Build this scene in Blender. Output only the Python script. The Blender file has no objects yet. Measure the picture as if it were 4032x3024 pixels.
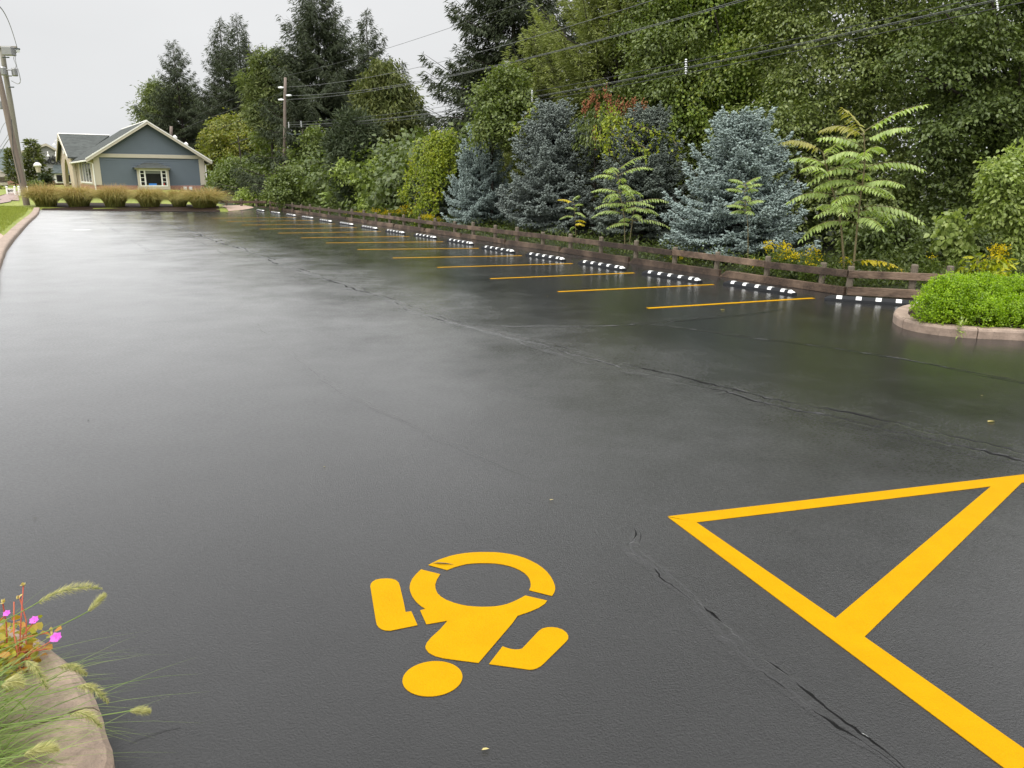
import bpy, math, random
import numpy as np
from mathutils import Vector
random.seed(5)
S = bpy.context.scene
COL = S.collection
# ------------------------------------------------------------------ camera model (metres, z up, camera above the lot)
F_, PT, RL, CH = 3000.0, math.radians(15.1), math.radians(0.4), 2.15
fw = np.array([0, math.cos(PT), -math.sin(PT)]); _r = np.array([1., 0, 0]); _u = np.cross(_r, fw)
RT = _r*math.cos(RL)+_u*math.sin(RL); UP = -_r*math.sin(RL)+_u*math.cos(RL)
EYE = np.array([0, 0, CH])
def ray(x, y): return fw+RT*(x-2016)/F_-UP*(y-1512)/F_
def gnd(x, y, z=0.0):
    d = ray(x, y); return EYE+d*((z-CH)/d[2])
def at(x, y, Y):
    d = ray(x, y); return EYE+d*(Y/d[1])
def pj(P):
    d = np.asarray(P, float)-EYE; z = d@fw
    return 2016+F_*(d@RT)/z, 1512-F_*(d@UP)/z
def along(A, d, px, lo=0.0, hi=60.0):
    # distance along d from A at which the point falls in column px
    A = np.asarray(A, float); f0 = pj(A+d*lo)[0]-px
    for _ in range(60):
        m = (lo+hi)/2; fm = pj(A+d*m)[0]-px
        if (fm > 0) == (f0 > 0): lo = m
        else: hi = m
    return lo
AZ = math.radians(-33.5)
U2 = np.array([math.sin(AZ), math.cos(AZ), 0]); V2 = np.array([math.cos(AZ), -math.sin(AZ), 0]); ZZ = np.array([0, 0, 1.])
def nrm(a):
    a = np.asarray(a, float); return a/np.maximum(np.linalg.norm(a, axis=-1, keepdims=True), 1e-9)
def sst(x): x = np.clip(x, 0, 1); return x*x*(3-2*x)
# ------------------------------------------------------------------ objects
def tag(o, label=None, cat=None, group=None, kind=None):
    if label: o['label'] = label
    if cat: o['category'] = cat
    if group: o['group'] = group
    if kind: o['kind'] = kind
    return o
def empty(name, loc, label, cat, group=None, rz=0):
    o = bpy.data.objects.new(name, None); COL.objects.link(o); o.empty_display_size = .2
    o.location = loc; o.rotation_euler = (0, 0, rz); return tag(o, label, cat, group)
def mesh_np(name, V, polys, mats, parent=None, midx=None, smooth=False, loc=None):
    """polys: list of int arrays (n,k). V is in world space; with a parent it is moved into its frame."""
    V = np.asarray(V, np.float64)
    org = None
    if parent is not None and loc is None: V = V-np.array(parent.location)
    me = bpy.data.meshes.new(name)
    polys = [np.asarray(p, np.int32) for p in polys if len(p)]
    n = sum(len(p) for p in polys); nl = sum(p.size for p in polys)
    me.vertices.add(len(V)); me.vertices.foreach_set('co', V.astype(np.float32).ravel())
    me.loops.add(nl); me.polygons.add(n)
    me.loops.foreach_set('vertex_index', np.concatenate([p.ravel() for p in polys]))
    tot = np.concatenate([np.full(len(p), p.shape[1], np.int32) for p in polys])
    st = np.concatenate([[0], np.cumsum(tot)[:-1]]).astype(np.int32)
    me.polygons.foreach_set('loop_start', st)
    try: me.polygons.foreach_set('loop_total', tot)
    except Exception: pass
    if midx is not None: me.polygons.foreach_set('material_index', np.asarray(midx, np.int32))
    if smooth: me.polygons.foreach_set('use_smooth', np.ones(n, bool))
    me.update(calc_edges=True); me.validate()
    for m in (mats if isinstance(mats, (list, tuple)) else [mats]): me.materials.append(m)
    o = bpy.data.objects.new(name, me); COL.objects.link(o)
    if parent is not None: o.parent = parent
    return o
class MB:
    def __init__(s): s.v = []; s.f = []; s.m = []; s.n = 0
    def add(s, V, F, mi=0):
        for f in F: s.f.append([i+s.n for i in f]); s.m.append(mi)
        s.v += [tuple(map(float, p)) for p in V]; s.n += len(V); return s
    def box(s, c, size, ax=None, mi=0):
        c = np.asarray(c, float); a = [np.array([1, 0, 0.]), np.array([0, 1, 0.]), ZZ] if ax is None else [np.asarray(q, float) for q in ax]
        h = [a[i]*size[i]/2 for i in range(3)]
        V = [c+sx*h[0]+sy*h[1]+sz*h[2] for sz in (-1, 1) for sy in (-1, 1) for sx in (-1, 1)]
        return s.add(V, [(0, 2, 3, 1), (4, 5, 7, 6), (0, 1, 5, 4), (2, 6, 7, 3), (0, 4, 6, 2), (1, 3, 7, 5)], mi)
    def prism(s, poly, d, mi=0, top=None):
        P = [np.asarray(p, float) for p in poly]; d = np.asarray(d, float); n = len(P)
        Q = [p+d for p in P]
        return s.add(P+Q, [tuple(range(n))[::-1], tuple(range(n, 2*n))]+[(i, (i+1) % n, n+(i+1) % n, n+i) for i in range(n)], mi)
    def tube(s, pts, rad, k=8, mi=0, cap=True):
        pts = [np.asarray(p, float) for p in pts]; n = len(pts)
        rad = [rad]*n if np.isscalar(rad) else rad
        V = []
        for i, p in enumerate(pts):
            d = nrm(pts[min(i+1, n-1)]-pts[max(i-1, 0)])
            a = nrm(np.cross(d, [0.31, 0.17, 0.93] if abs(d[2]) < .9 else [1., 0.1, 0])); b = np.cross(d, a)
            V += [p+rad[i]*(a*math.cos(2*math.pi*j/k)+b*math.sin(2*math.pi*j/k)) for j in range(k)]
        F = [(i*k+j, i*k+(j+1) % k, (i+1)*k+(j+1) % k, (i+1)*k+j) for i in range(n-1) for j in range(k)]
        if cap: F += [tuple(range(k))[::-1], tuple(range((n-1)*k, n*k))]
        return s.add(V, F, mi)
    def lathe(s, c, prof, k=12, mi=0):
        c = np.asarray(c, float)
        V = [c+np.array([r*math.cos(2*math.pi*j/k), r*math.sin(2*math.pi*j/k), z]) for r, z in prof for j in range(k)]
        n = len(prof)
        F = [(i*k+j, i*k+(j+1) % k, (i+1)*k+(j+1) % k, (i+1)*k+j) for i in range(n-1) for j in range(k)]
        F += [tuple(range(k))[::-1], tuple(range((n-1)*k, n*k))]
        return s.add(V, F, mi)
    def build(s, name, mats, parent=None, smooth=False, bevel=0):
        V = np.array(s.v)
        if parent is not None: V = V-np.array(parent.location)
        me = bpy.data.meshes.new(name); me.from_pydata([tuple(p) for p in V], [], s.f)
        for m in (mats if isinstance(mats, (list, tuple)) else [mats]): me.materials.append(m)
        me.polygons.foreach_set('material_index', s.m)
        if smooth: me.polygons.foreach_set('use_smooth', [True]*len(s.f))
        me.update(); o = bpy.data.objects.new(name, me); COL.objects.link(o)
        if parent is not None: o.parent = parent
        if bevel:
            b = o.modifiers.new('b', 'BEVEL'); b.width = bevel; b.segments = 2; b.limit_method = 'ANGLE'; b.angle_limit = .6
        return o
# ------------------------------------------------------------------ materials
class NT:
    def __init__(s, name):
        s.m = bpy.data.materials.new(name); s.m.use_nodes = True; s.t = s.m.node_tree; s.t.nodes.clear()
        s.out = s.t.nodes.new('ShaderNodeOutputMaterial')
    def n(s, typ, ins=None, **kw):
        o = s.t.nodes.new('ShaderNode'+typ)
        for k, v in kw.items(): setattr(o, k, v)
        for k, v in (ins or {}).items():
            i = o.inputs[k]
            if hasattr(v, 'is_linked') or isinstance(v, bpy.types.NodeSocket): s.t.links.new(v, i)
            else: i.default_value = v
        return o
    def math(s, op, a, b=None, c=None, clamp=False):
        o = s.t.nodes.new('ShaderNodeMath'); o.operation = op; o.use_clamp = clamp
        for i, v in enumerate((a, b, c)):
            if v is None: continue
            if isinstance(v, bpy.types.NodeSocket): s.t.links.new(v, o.inputs[i])
            else: o.inputs[i].default_value = v
        return o.outputs[0]
    def noise(s, vec, scale, detail=3, rough=.55, dist=0):
        return s.n('TexNoise', {'Vector': vec, 'Scale': scale, 'Detail': detail, 'Roughness': rough, 'Distortion': dist}).outputs['Fac']
    def ramp(s, fac, stops):
        r = s.n('ValToRGB', {'Fac': fac}); e = r.color_ramp.elements
        while len(e) < len(stops): e.new(.5)
        for i, (p, c) in enumerate(stops):
            e[i].position = p; e[i].color = (c, c, c, 1) if np.isscalar(c) else (*c, 1)
        return r.outputs[0]
    def mix(s, f, a, b, blend='MIX'):
        o = s.n('Mix', data_type='RGBA', blend_type=blend)
        for i, v in ((0, f), (6, a), (7, b)):
            if isinstance(v, bpy.types.NodeSocket): s.t.links.new(v, o.inputs[i])
            else: o.inputs[i].default_value = v if np.isscalar(v) else (*v, 1)
        return o.outputs[2]
    def bump(s, h, strength=1, dist=1, normal=None):
        d = {'Height': h, 'Strength': strength, 'Distance': dist}
        if normal is not None: d['Normal'] = normal
        return s.n('Bump', d).outputs[0]
    def obj(s): return s.n('TexCoord').outputs['Object']
    def pos(s): return s.n('NewGeometry').outputs['Position']
    def maps(s, vec, scale=(1, 1, 1), rot=(0, 0, 0)):
        return s.n('Mapping', {'Vector': vec, 'Scale': scale, 'Rotation': rot}).outputs[0]
    def fin(s, **ins):
        p = s.n('BsdfPrincipled', {k.replace('_', ' '): v for k, v in ins.items()})
        s.t.links.new(p.outputs[0], s.out.inputs[0]); return s.m
def c4(c): return (*c, 1)
def simple(name, c, rough=.6, var=.25, scale=3., bump=0., bscale=40., spec=.5, metal=0., stretch=(1, 1, 1)):
    t = NT(name); p = t.maps(t.obj(), stretch); n = t.noise(p, scale, 5, .6)
    col = t.mix(n, tuple(x*(1-var) for x in c), tuple(min(1, x*(1+var)) for x in c))
    ins = dict(Base_Color=col, Roughness=t.math('ADD', rough-.08, t.math('MULTIPLY', n, .16)), Metallic=metal)
    ins['Specular_IOR_Level'] = spec
    if bump: ins['Normal'] = t.bump(t.noise(p, bscale, 4, .6), 1, bump)
    return t.fin(**ins)
def leafmat(name, cols, rough=.42, spec=.35, trans=.3, nscale=.6, nvar=.35, tcol=None):
    """per-leaf colour (random per island) between three tones of the species, patches of older / younger growth by noise"""
    t = NT(name); g = t.n('NewGeometry'); n = t.noise(t.obj(), nscale, 3, .6)
    f = t.math('ADD', t.math('MULTIPLY', g.outputs['Random Per Island'], 1-nvar), t.math('MULTIPLY', t.math('SUBTRACT', n, .3), nvar*2.2), clamp=True)
    k = len(cols); col = t.ramp(f, [(i/(k-1), c) for i, c in enumerate(cols)])
    p = t.n('BsdfPrincipled', {'Base Color': col, 'Roughness': rough, 'Specular IOR Level': spec})
    tr = t.n('BsdfTranslucent', {'Color': t.mix(1.0, col, tcol or (1.5, 1.6, .7), 'MULTIPLY')})
    m = t.n('MixShader', {0: trans, 1: p.outputs[0], 2: tr.outputs[0]}); t.t.links.new(m.outputs[0], t.out.inputs[0]); return t.m
# wet asphalt
def asphalt():
    t = NT('wet_asphalt'); p = t.pos()
    grain = t.noise(p, 110, 6, .8); pit = t.n('TexVoronoi', {'Vector': p, 'Scale': 95.}).outputs['Distance']
    mid = t.noise(p, 5.5, 4, .6); low = t.noise(p, .5, 3, .5, .4)
    wet = t.noise(p, 1.1, 8, .7, .2)
    w = t.ramp(wet, [(.36, 0.), (.64, 1.)])
    fleck = t.noise(t.maps(p, (1, 2., 1), (0, 0, .2)), 55, 4, .75)
    pk = t.ramp(fleck, [(.30, 0.), (.36, 1.)])
    # water pools towards the fence side, where the lot drains: smoother film there
    fc = gnd(3326, 1162); sp = t.n('SeparateXYZ', {0: p}); ed = t.math('ADD', t.math('MULTIPLY', t.math('SUBTRACT', sp.outputs[0], float(fc[0])), float(V2[0])), t.math('MULTIPLY', t.math('SUBTRACT', sp.outputs[1], float(fc[1])), float(V2[1])))
    ed = t.math('ADD', ed, t.math('MULTIPLY', t.math('SUBTRACT', t.noise(p, .4, 7, .72), .5), 6.5))
    pool = t.n('MapRange', {0: ed, 1: -12., 2: -4.5, 3: 0., 4: 1.}, interpolation_type='SMOOTHSTEP').outputs[0]
    g = t.math('ADD', t.math('MULTIPLY', grain, .0064), t.math('MULTIPLY', pit, .0024))
    g = t.math('ADD', g, t.math('MULTIPLY', pk, .0011))
    big = t.math('ADD', t.math('MULTIPLY', mid, .0013), t.math('MULTIPLY', low, .003))
    film = t.math('ADD', big, t.math('MULTIPLY', g, .2))
    nb = t.bump(t.math('ADD', g, big), 1, 1); nf = t.bump(film, 1, 1)
    col = t.mix(t.noise(p, 1.3, 6, .7), (.008, .008, .0082), (.019, .019, .0192))
    fr = t.n('Fresnel', {'IOR': 1.48, 'Normal': t.bump(big, .6, 1)}).outputs[0]
    df = t.n('BsdfDiffuse', {'Color': col, 'Roughness': 0., 'Normal': nb}).outputs[0]
    g1 = t.n('BsdfGlossy', {'Color': (.95, .95, .95, 1), 'Roughness': .37, 'Normal': nb}).outputs[0]
    g2 = t.n('BsdfGlossy', {'Color': (.95, .95, .95, 1), 'Roughness': t.math('SUBTRACT', .2, t.math('ADD', t.math('MULTIPLY', w, .05), t.math('MULTIPLY', pool, .07))), 'Normal': nf}).outputs[0]
    sp2 = t.math('MULTIPLY', t.math('SUBTRACT', t.noise(t.maps(p, (1, 1.6, 1), (0, 0, .5)), 30, 5, .8), .5), .9)
    gm = t.n('MixShader', {0: t.math('ADD', t.math('ADD', .26, sp2), t.math('ADD', t.math('MULTIPLY', w, .08), t.math('MULTIPLY', pool, .70)), clamp=True), 1: g1, 2: g2}).outputs[0]
    m = t.n('MixShader', {0: fr, 1: df, 2: gm}); t.t.links.new(m.outputs[0], t.out.inputs[0]); return t.m
M = {}
M['asphalt'] = asphalt()
M['crack'] = simple('crack_tar', (.006, .006, .006), .8, .3, 20, .01, 60, spec=.08)
def paint():
    t = NT('yellow_paint'); p = t.pos(); n = t.noise(p, 6, 5, .65); g = t.noise(p, 85, 4, .65)
    col = t.mix(t.ramp(n, [(.35, 0.), (.7, 1.)]), (.375, .196, .0005), (.40, .216, .0007))
    col = t.mix(t.ramp(t.noise(p, 22, 5, .75), [(.66, 0.), (.8, .5)]), col, (.5, .24, .006))
    col = t.mix(t.ramp(t.noise(p, 130, 3, .7), [(.66, 0.), (.74, .75)]), col, (.2, .085, .004))
    return t.fin(Base_Color=col, Roughness=.6, Specular_IOR_Level=.05, Normal=t.bump(t.math('ADD', t.math('MULTIPLY', g, .005), t.math('MULTIPLY', n, .004)), 1, 1))
M['paint'] = paint()
M['rubber'] = simple('wet_rubber', (.012, .013, .015), .6, .3, 8, .004, 60, spec=.2)
M['white_mark'] = simple('white_marking', (.72, .72, .7), .45, .1, 10, .002, 60)
def timber(name, a, b, c):
    t = NT(name); o = t.obj(); g = t.noise(t.maps(o, (1.2, 22, 22), (0, 0, -math.radians(90)-AZ)), 1.4, 6, .65, .5); n = t.noise(o, 1.1, 4, .6)
    col = t.mix(t.ramp(g, [(.36, 0.), (.66, 1.)]), a, b); col = t.mix(t.ramp(n, [(.46, 0.), (.7, .85)]), col, c)
    oi = t.n('ObjectInfo').outputs['Random']; v = t.n('HueSaturation', {'Color': col, 'Value': t.math('ADD', .6, t.math('MULTIPLY', oi, .75))}).outputs[0]
    return t.fin(Base_Color=v, Roughness=.6, Specular_IOR_Level=.35, Normal=t.bump(g, 1, .015))
M['timber'] = timber('wet_timber', (.02, .013, .009), (.08, .05, .032), (.21, .145, .1))
M['post_wood'] = simple('weathered_post', (.13, .105, .075), .7, .45, 6, .01, 50, stretch=(4, 4, 1))
M['bark'] = simple('bark', (.045, .036, .028), .85, .4, 5, .03, 14, stretch=(3, 3, .6))
M['bark_grey'] = simple('grey_bark', (.10, .088, .07), .8, .35, 5, .02, 20, stretch=(3, 3, .5))
M['stem'] = simple('young_stem', (.16, .13, .06), .6, .3, 8)
M['pole'] = simple('pole_wood', (.19, .15, .125), .8, .4, 2.2, .02, 14, stretch=(5, 5, .35))
M['pole_grey'] = simple('grey_pole_wood', (.20, .185, .15), .8, .3, 2.5, .02, 14, stretch=(5, 5, .35))
M['kerb'] = None
def stone(name, a, b, c, sc=5, spec=.5):
    t = NT(name); o = t.pos(); n = t.noise(o, sc, 7, .68); s2 = t.noise(o, sc*9, 4, .7)
    col = t.mix(t.ramp(n, [(.3, 0.), (.7, 1.)]), a, b); col = t.mix(t.ramp(s2, [(.55, 0.), (.75, .8)]), col, c)
    return t.fin(Base_Color=col, Roughness=t.math('ADD', .45, t.math('MULTIPLY', n, .4)), Specular_IOR_Level=spec, Normal=t.bump(t.math('ADD', n, t.math('MULTIPLY', s2, .5)), 1, .012))
M['kerb'] = stone('kerb_stone', (.16, .115, .085), (.36, .27, .21), (.09, .065, .05))
M['kerb_wet'] = stone('wet_concrete', (.14, .10, .075), (.33, .245, .18), (.08, .06, .045), 9)
M['mulch'] = stone('mulch', (.012, .008, .006), (.04, .026, .018), (.07, .05, .035), 14, .08)
M['brick_path'] = stone('brick_paving', (.2, .14, .12), (.29, .21, .185), (.16, .11, .095), 3)
M['path'] = stone('beige_paving', (.30, .2, .15), (.4, .3, .24), (.2, .14, .1), 4)
def grassm(name, a, b, c):
    t = NT(name); o = t.pos(); n = t.noise(o, .5, 4, .6); g = t.noise(t.maps(o, (1, .5, 1)), 9, 6, .75)
    col = t.mix(t.ramp(n, [(.3, 0.), (.7, 1.)]), a, b); col = t.mix(t.ramp(g, [(.45, 0.), (.7, .8)]), col, c)
    return t.fin(Base_Color=col, Roughness=.7, Specular_IOR_Level=.2, Normal=t.bump(g, 1, .06))
M['lawn'] = grassm('lawn_grass', (.17, .205, .04), (.25, .27, .06), (.11, .145, .03))
M['woodfloor'] = grassm('woodland_floor', (.016, .022, .008), (.035, .045, .015), (.02, .016, .01))
# leaves
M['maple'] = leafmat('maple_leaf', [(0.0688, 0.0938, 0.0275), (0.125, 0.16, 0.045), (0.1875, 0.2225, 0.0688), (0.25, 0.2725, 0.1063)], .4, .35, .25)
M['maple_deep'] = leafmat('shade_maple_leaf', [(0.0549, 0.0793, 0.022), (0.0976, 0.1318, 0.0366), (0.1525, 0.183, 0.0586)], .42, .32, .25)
M['vine'] = leafmat('vine_leaf', [(0.084, 0.1344, 0.0224), (0.1568, 0.224, 0.0358), (0.224, 0.2856, 0.047), (0.336, 0.3472, 0.0448)], .42, .35, .3)
M['vine_gold'] = leafmat('golden_vine_leaf', [(.12, .17, .015), (.25, .3, .018), (.40, .40, .02), (.48, .4, .022)], .45, .3, .35)
M['vine_lime'] = leafmat('lime_vine_leaf', [(.07, .11, .012), (.15, .2, .016), (.25, .29, .018), (.36, .36, .022)], .45, .3, .35, 1.2, .5)
M['broad'] = leafmat('broad_leaf', [(0.0688, 0.1, 0.025), (0.125, 0.1625, 0.0425), (0.1812, 0.2125, 0.0625)], .42, .35, .28)
M['broad_gold'] = leafmat('yellowing_leaf', [(0.0862, 0.115, 0.023), (0.1725, 0.1898, 0.0322), (0.276, 0.2415, 0.0403)], .45, .3, .3)
M['broad_light'] = leafmat('light_leaf', [(0.15, 0.2063, 0.05), (0.2625, 0.325, 0.0875), (0.3875, 0.4375, 0.15)], .4, .4, .35)
M['hedge'] = leafmat('boxwood_leaf', [(.07, .12, .009), (.16, .26, .013), (.27, .40, .016), (.4, .54, .03)], .4, .35, .4, 4., .45)
M['norway'] = leafmat('dark_needle', [(0.0288, 0.0396, 0.0204), (0.0504, 0.0648, 0.0336), (0.084, 0.096, 0.0504)], .6, .2, .1)
M['larch'] = leafmat('larch_needle', [(0.132, 0.162, 0.048), (0.222, 0.252, 0.084), (0.312, 0.336, 0.132)], .6, .2, .22)
M['pine'] = leafmat('pine_needle', [(0.078, 0.1066, 0.039), (0.1365, 0.169, 0.0585), (0.208, 0.2275, 0.0845)], .6, .2, .2)
M['bluespruce'] = leafmat('blue_needle', [(.145, .185, .172), (.255, .318, .295), (.37, .44, .41)], .6, .25, .08, 1.5, .3)
M['bluespruce_deep'] = leafmat('grey_blue_needle', [(.1, .122, .11), (.17, .2, .18), (.25, .285, .26)], .6, .25, .08, 1.5, .3)
M['darkspruce'] = leafmat('grey_green_needle', [(.075, .095, .08), (.13, .155, .13), (.2, .23, .19)], .6, .25, .08, 1.5, .3)
M['cedar'] = leafmat('cedar_spray', [(0.0562, 0.075, 0.0225), (0.1063, 0.125, 0.0375), (0.1625, 0.1688, 0.05)], .6, .2, .18)
M['yew'] = leafmat('yew_needle', [(0.0288, 0.042, 0.0204), (0.054, 0.072, 0.036), (0.084, 0.0984, 0.0504)], .6, .2, .12)
M['ail'] = leafmat('compound_leaf', [(.16, .225, .06), (.28, .36, .11), (.40, .48, .18)], .4, .4, .35)
M['ail_yellow'] = leafmat('yellow_compound_leaf', [(.45, .36, .02), (.6, .48, .03)], .45, .3, .4)
M['ail_red'] = leafmat('bronze_compound_leaf', [(.2, .2, .06), (.3, .27, .07)], .45, .3, .35)
M['sumac_red'] = leafmat('sumac_panicle', [(.15, .055, .03), (.25, .1, .05), (.34, .17, .08)], .7, .1, .1)
M['rust'] = leafmat('rust_twig', [(.22, .09, .03), (.34, .16, .05)], .7, .1, .1)
M['goldenrod'] = leafmat('goldenrod_flower', [(.42, .33, .012), (.6, .45, .015)], .6, .1, .3)
M['weed'] = leafmat('weed_leaf', [(.05, .08, .018), (.1, .145, .028), (.17, .21, .04)], .45, .3, .3)
M['under'] = leafmat('undergrowth_leaf', [(.035, .05, .014), (.07, .095, .022), (.12, .145, .03)], .45, .3, .3, 1.5, .5)
def reedmat():
    t = NT('tawny_grass'); g = t.n('NewGeometry'); o = t.n('SeparateXYZ', {0: t.obj()}).outputs[2]
    f = t.math('ADD', t.math('MULTIPLY', o, .52), t.math('MULTIPLY', g.outputs['Random Per Island'], .5))
    col = t.ramp(f, [(.1, (.09, .115, .025)), (.4, (.21, .21, .045)), (.7, (.34, .28, .075)), (1, (.45, .31, .13))])
    p = t.n('BsdfPrincipled', {'Base Color': col, 'Roughness': .55, 'Specular IOR Level': .3}); tr = t.n('BsdfTranslucent', {'Color': col})
    m = t.n('MixShader', {0: .25, 1: p.outputs[0], 2: tr.outputs[0]}); t.t.links.new(m.outputs[0], t.out.inputs[0]); return t.m
M['reed'] = reedmat()
M['blade'] = leafmat('green_blade', [(.08, .13, .025), (.16, .23, .05), (.27, .33, .09)], .4, .4, .3, 5)
M['plume'] = leafmat('plume_bristle', [(.25, .25, .1), (.42, .4, .19), (.55, .5, .27)], .6, .2, .35, 8)
M['ger_leaf'] = leafmat('geranium_leaf', [(.13, .17, .02), (.3, .28, .03), (.45, .12, .04)], .5, .3, .35, 9)
M['ger_red'] = leafmat('red_stem', [(.35, .06, .04), (.5, .14, .07)], .5, .3, .2, 9)
M['magenta'] = leafmat('magenta_petal', [(.55, .08, .5), (.7, .2, .68)], .5, .2, .35, 9, tcol=(1.2, .8, 1.2))
M['dryleaf'] = leafmat('fallen_leaf', [(.4, .3, .06), (.5, .42, .2)], .5, .3, .2, 9)
# ------------------------------------------------------------------ foliage generators
def arr(rng, n, s=1.): return rng.normal(size=(n, 3))*s
def quads_leaf(P, D, N, L, W, six=False, fold=.12, bend=.1):
    D = nrm(D); Sd = nrm(np.cross(D, N)); N = np.cross(Sd, D); n = len(P)
    L = np.broadcast_to(np.asarray(L, float), (n,))[:, None]; W = np.broadcast_to(np.asarray(W, float), (n,))[:, None]
    tip = P+D*L-N*bend*L
    if not six:
        r = P+D*L*.45+Sd*W*.5+N*W*fold; l = P+D*L*.45-Sd*W*.5+N*W*fold
        V = np.stack([P, r, tip, l], 1).reshape(-1, 3); return V, np.arange(4*n).reshape(n, 4)
    r1 = P+D*L*.28+Sd*W*.46+N*W*fold; r2 = P+D*L*.62+Sd*W*.42+N*W*fold*.7-N*bend*.3*L
    l1 = P+D*L*.28-Sd*W*.46+N*W*fold; l2 = P+D*L*.62-Sd*W*.42+N*W*fold*.7-N*bend*.3*L
    V = np.stack([P, r1, r2, tip, l2, l1], 1).reshape(-1, 3); b = np.arange(n)[:, None]*6
    return V, np.concatenate([b+np.array([0, 1, 2, 3]), b+np.array([0, 3, 4, 5])], 1).reshape(-1, 4)
def spindles(P, D, L, W, k=4):
    n = len(P); D = nrm(D); a = nrm(np.cross(D, [.3, .2, .93])); b = np.cross(D, a)
    L = np.broadcast_to(np.asarray(L, float), (n,))[:, None]; W = np.broadcast_to(np.asarray(W, float), (n,))[:, None]
    V = [P]+[P+D*L*.4+(a*math.cos(2*math.pi*j/k)+b*math.sin(2*math.pi*j/k))*W*.5 for j in range(k)]+[P+D*L]
    V = np.stack(V, 1).reshape(-1, 3); bs = np.arange(n)[:, None]*(k+2); T = []
    for j in range(k): T += [bs+np.array([0, 1+(j+1) % k, 1+j]), bs+np.array([k+1, 1+j, 1+(j+1) % k])]
    return V, np.concatenate(T, 1).reshape(-1, 3)
def sprays(rng, C, O, m, rs, nup=.75, jit=.3, droop=.3, thick=.18):
    n = len(C); O = nrm(O); e2 = nrm(np.cross(O, ZZ)+arr(rng, n, .05)); nn = nrm(ZZ*nup+O*(1-nup)+arr(rng, n, jit)); e1 = np.cross(e2, nn)*1.
    e1 = nrm(np.where((e1*O).sum(1, keepdims=True) < 0, -e1, e1)); e2 = np.cross(nn, e1)
    rs = np.broadcast_to(np.asarray(rs, float), (n,))[:, None, None]
    a = rng.uniform(-1, 1, (n, m, 1)); b = rng.normal(size=(n, m, 1))*.45*(1.15-.5*a)
    P = C[:, None]+rs*(a*e1[:, None]+b*e2[:, None]+rng.normal(size=(n, m, 1))*thick*nn[:, None])-ZZ*rs*droop*(a*.5+.5)**2
    D = e1[:, None]*(.55+.3*a)+e2[:, None]*b*1.2+rng.normal(size=(n, m, 3))*.4-ZZ*droop*1.1
    N = nn[:, None]+rng.normal(size=(n, m, 3))*.38
    return P.reshape(-1, 3), D.reshape(-1, 3), nrm(N.reshape(-1, 3))
def crown_pts(rng, lobes, n, shell=.2, upbias=.15, ctr=None):
    c = np.array([l[0] for l in lobes], float); r = np.array([np.ones(3)*l[1] if np.isscalar(l[1]) else l[1] for l in lobes], float)
    w = (r.prod(1))**(2/3); i = rng.choice(len(lobes), n, p=w/w.sum())
    d = nrm(arr(rng, n)+np.array([0, 0, upbias])); q = 1-np.abs(rng.normal(size=(n, 1)))*shell
    q = np.clip(q, .1, 1.08)
    return c[i]+d*r[i]*q, d
def facing(P, keep=.35, rng=None, thr=-.15):
    return None
def foliage(name, rng, lobes, nsp, m, rs, L, W, mat, parent, six=False, nup=.7, jit=.3, droop=.3, shell=.22, upbias=.15, label=None, thick=.18):
    C, d = crown_pts(rng, lobes, nsp, shell, upbias)
    O = d*np.array([1, 1, .35])+arr(rng, nsp, .25)
    P, D, N = sprays(rng, C, O, m, rng.uniform(.7, 1.3, nsp)*rs, nup, jit, droop, thick)
    k = len(P); V, Q = quads_leaf(P, D, N, rng.uniform(.7, 1.25, k)*L, rng.uniform(.75, 1.2, k)*W, six)
    o = mesh_np(name, V, [Q], mat, parent)
    if label: o['label'] = label
    return o
def limbs(name, base, top, lobes, r0, mat, parent, rng, n=14, k=8):
    mb = MB(); base = np.asarray(base, float); top = np.asarray(top, float); pts = []
    for i in range(9):
        t = i/8; pts.append(base+(top-base)*t+np.array([math.sin(3*t+r0*9), math.cos(2.3*t), 0])*.12*(top[2]-base[2])*.12*(t > 0))
    mb.tube(pts, [r0*(1.35-.25*t if t < .1 else 1.05-.85*t) for t in np.linspace(0, 1, 9)], k)
    for j in range(min(n, len(lobes))):
        c = np.asarray(lobes[j][0], float); f = np.clip((c[2]-base[2])/(top[2]-base[2])-.25, .12, .9); s = base+(top-base)*f
        md = (s+c)/2+np.array([0, 0, .12*np.linalg.norm(c-s)])
        mb.tube([s, (s+md)/2+arr(rng, 1, .05)[0], md, (md+c)/2, c], [r0*(.5-.25*f)*q for q in (1, .8, .6, .42, .2)], 5)
    return mb.build(name, mat, parent, smooth=True)
def px_lobes(spec, Y0):
    """crown lobes given where they show in the photograph, each at its own depth -> (centre, radius) in metres"""
    out = []
    for x, y, r, dy in spec:
        c = at(x, y, Y0+dy); out.append((c, r/F_*(Y0+dy)*1.02))
    return out
def frac(lobes, rng, k=7, a=.78, b=.42):
    out = []
    for c, r in lobes:
        out.append((c, np.asarray(r)*a)); d = nrm(arr(rng, k)+np.array([0, 0, .15]))
        for q in range(k): out.append((np.asarray(c)+d[q]*r*rng.uniform(.65, 1.0), r*b*rng.uniform(.6, 1.15)))
    return out
def tree(name, label, cat, base, lobes, mats, p, rng, group=None, top=None, r0=.16, bark='bark', fill=None):
    e = empty(name, base, label, cat, group)
    if top is None: top = np.array([base[0], base[1], max(l[0][2] for l in lobes)])
    limbs('trunk', base, top, lobes, r0, M[bark], e, rng)
    foliage('crown', rng, lobes, parent=e, mat=M[mats], **p)
    return e
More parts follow.
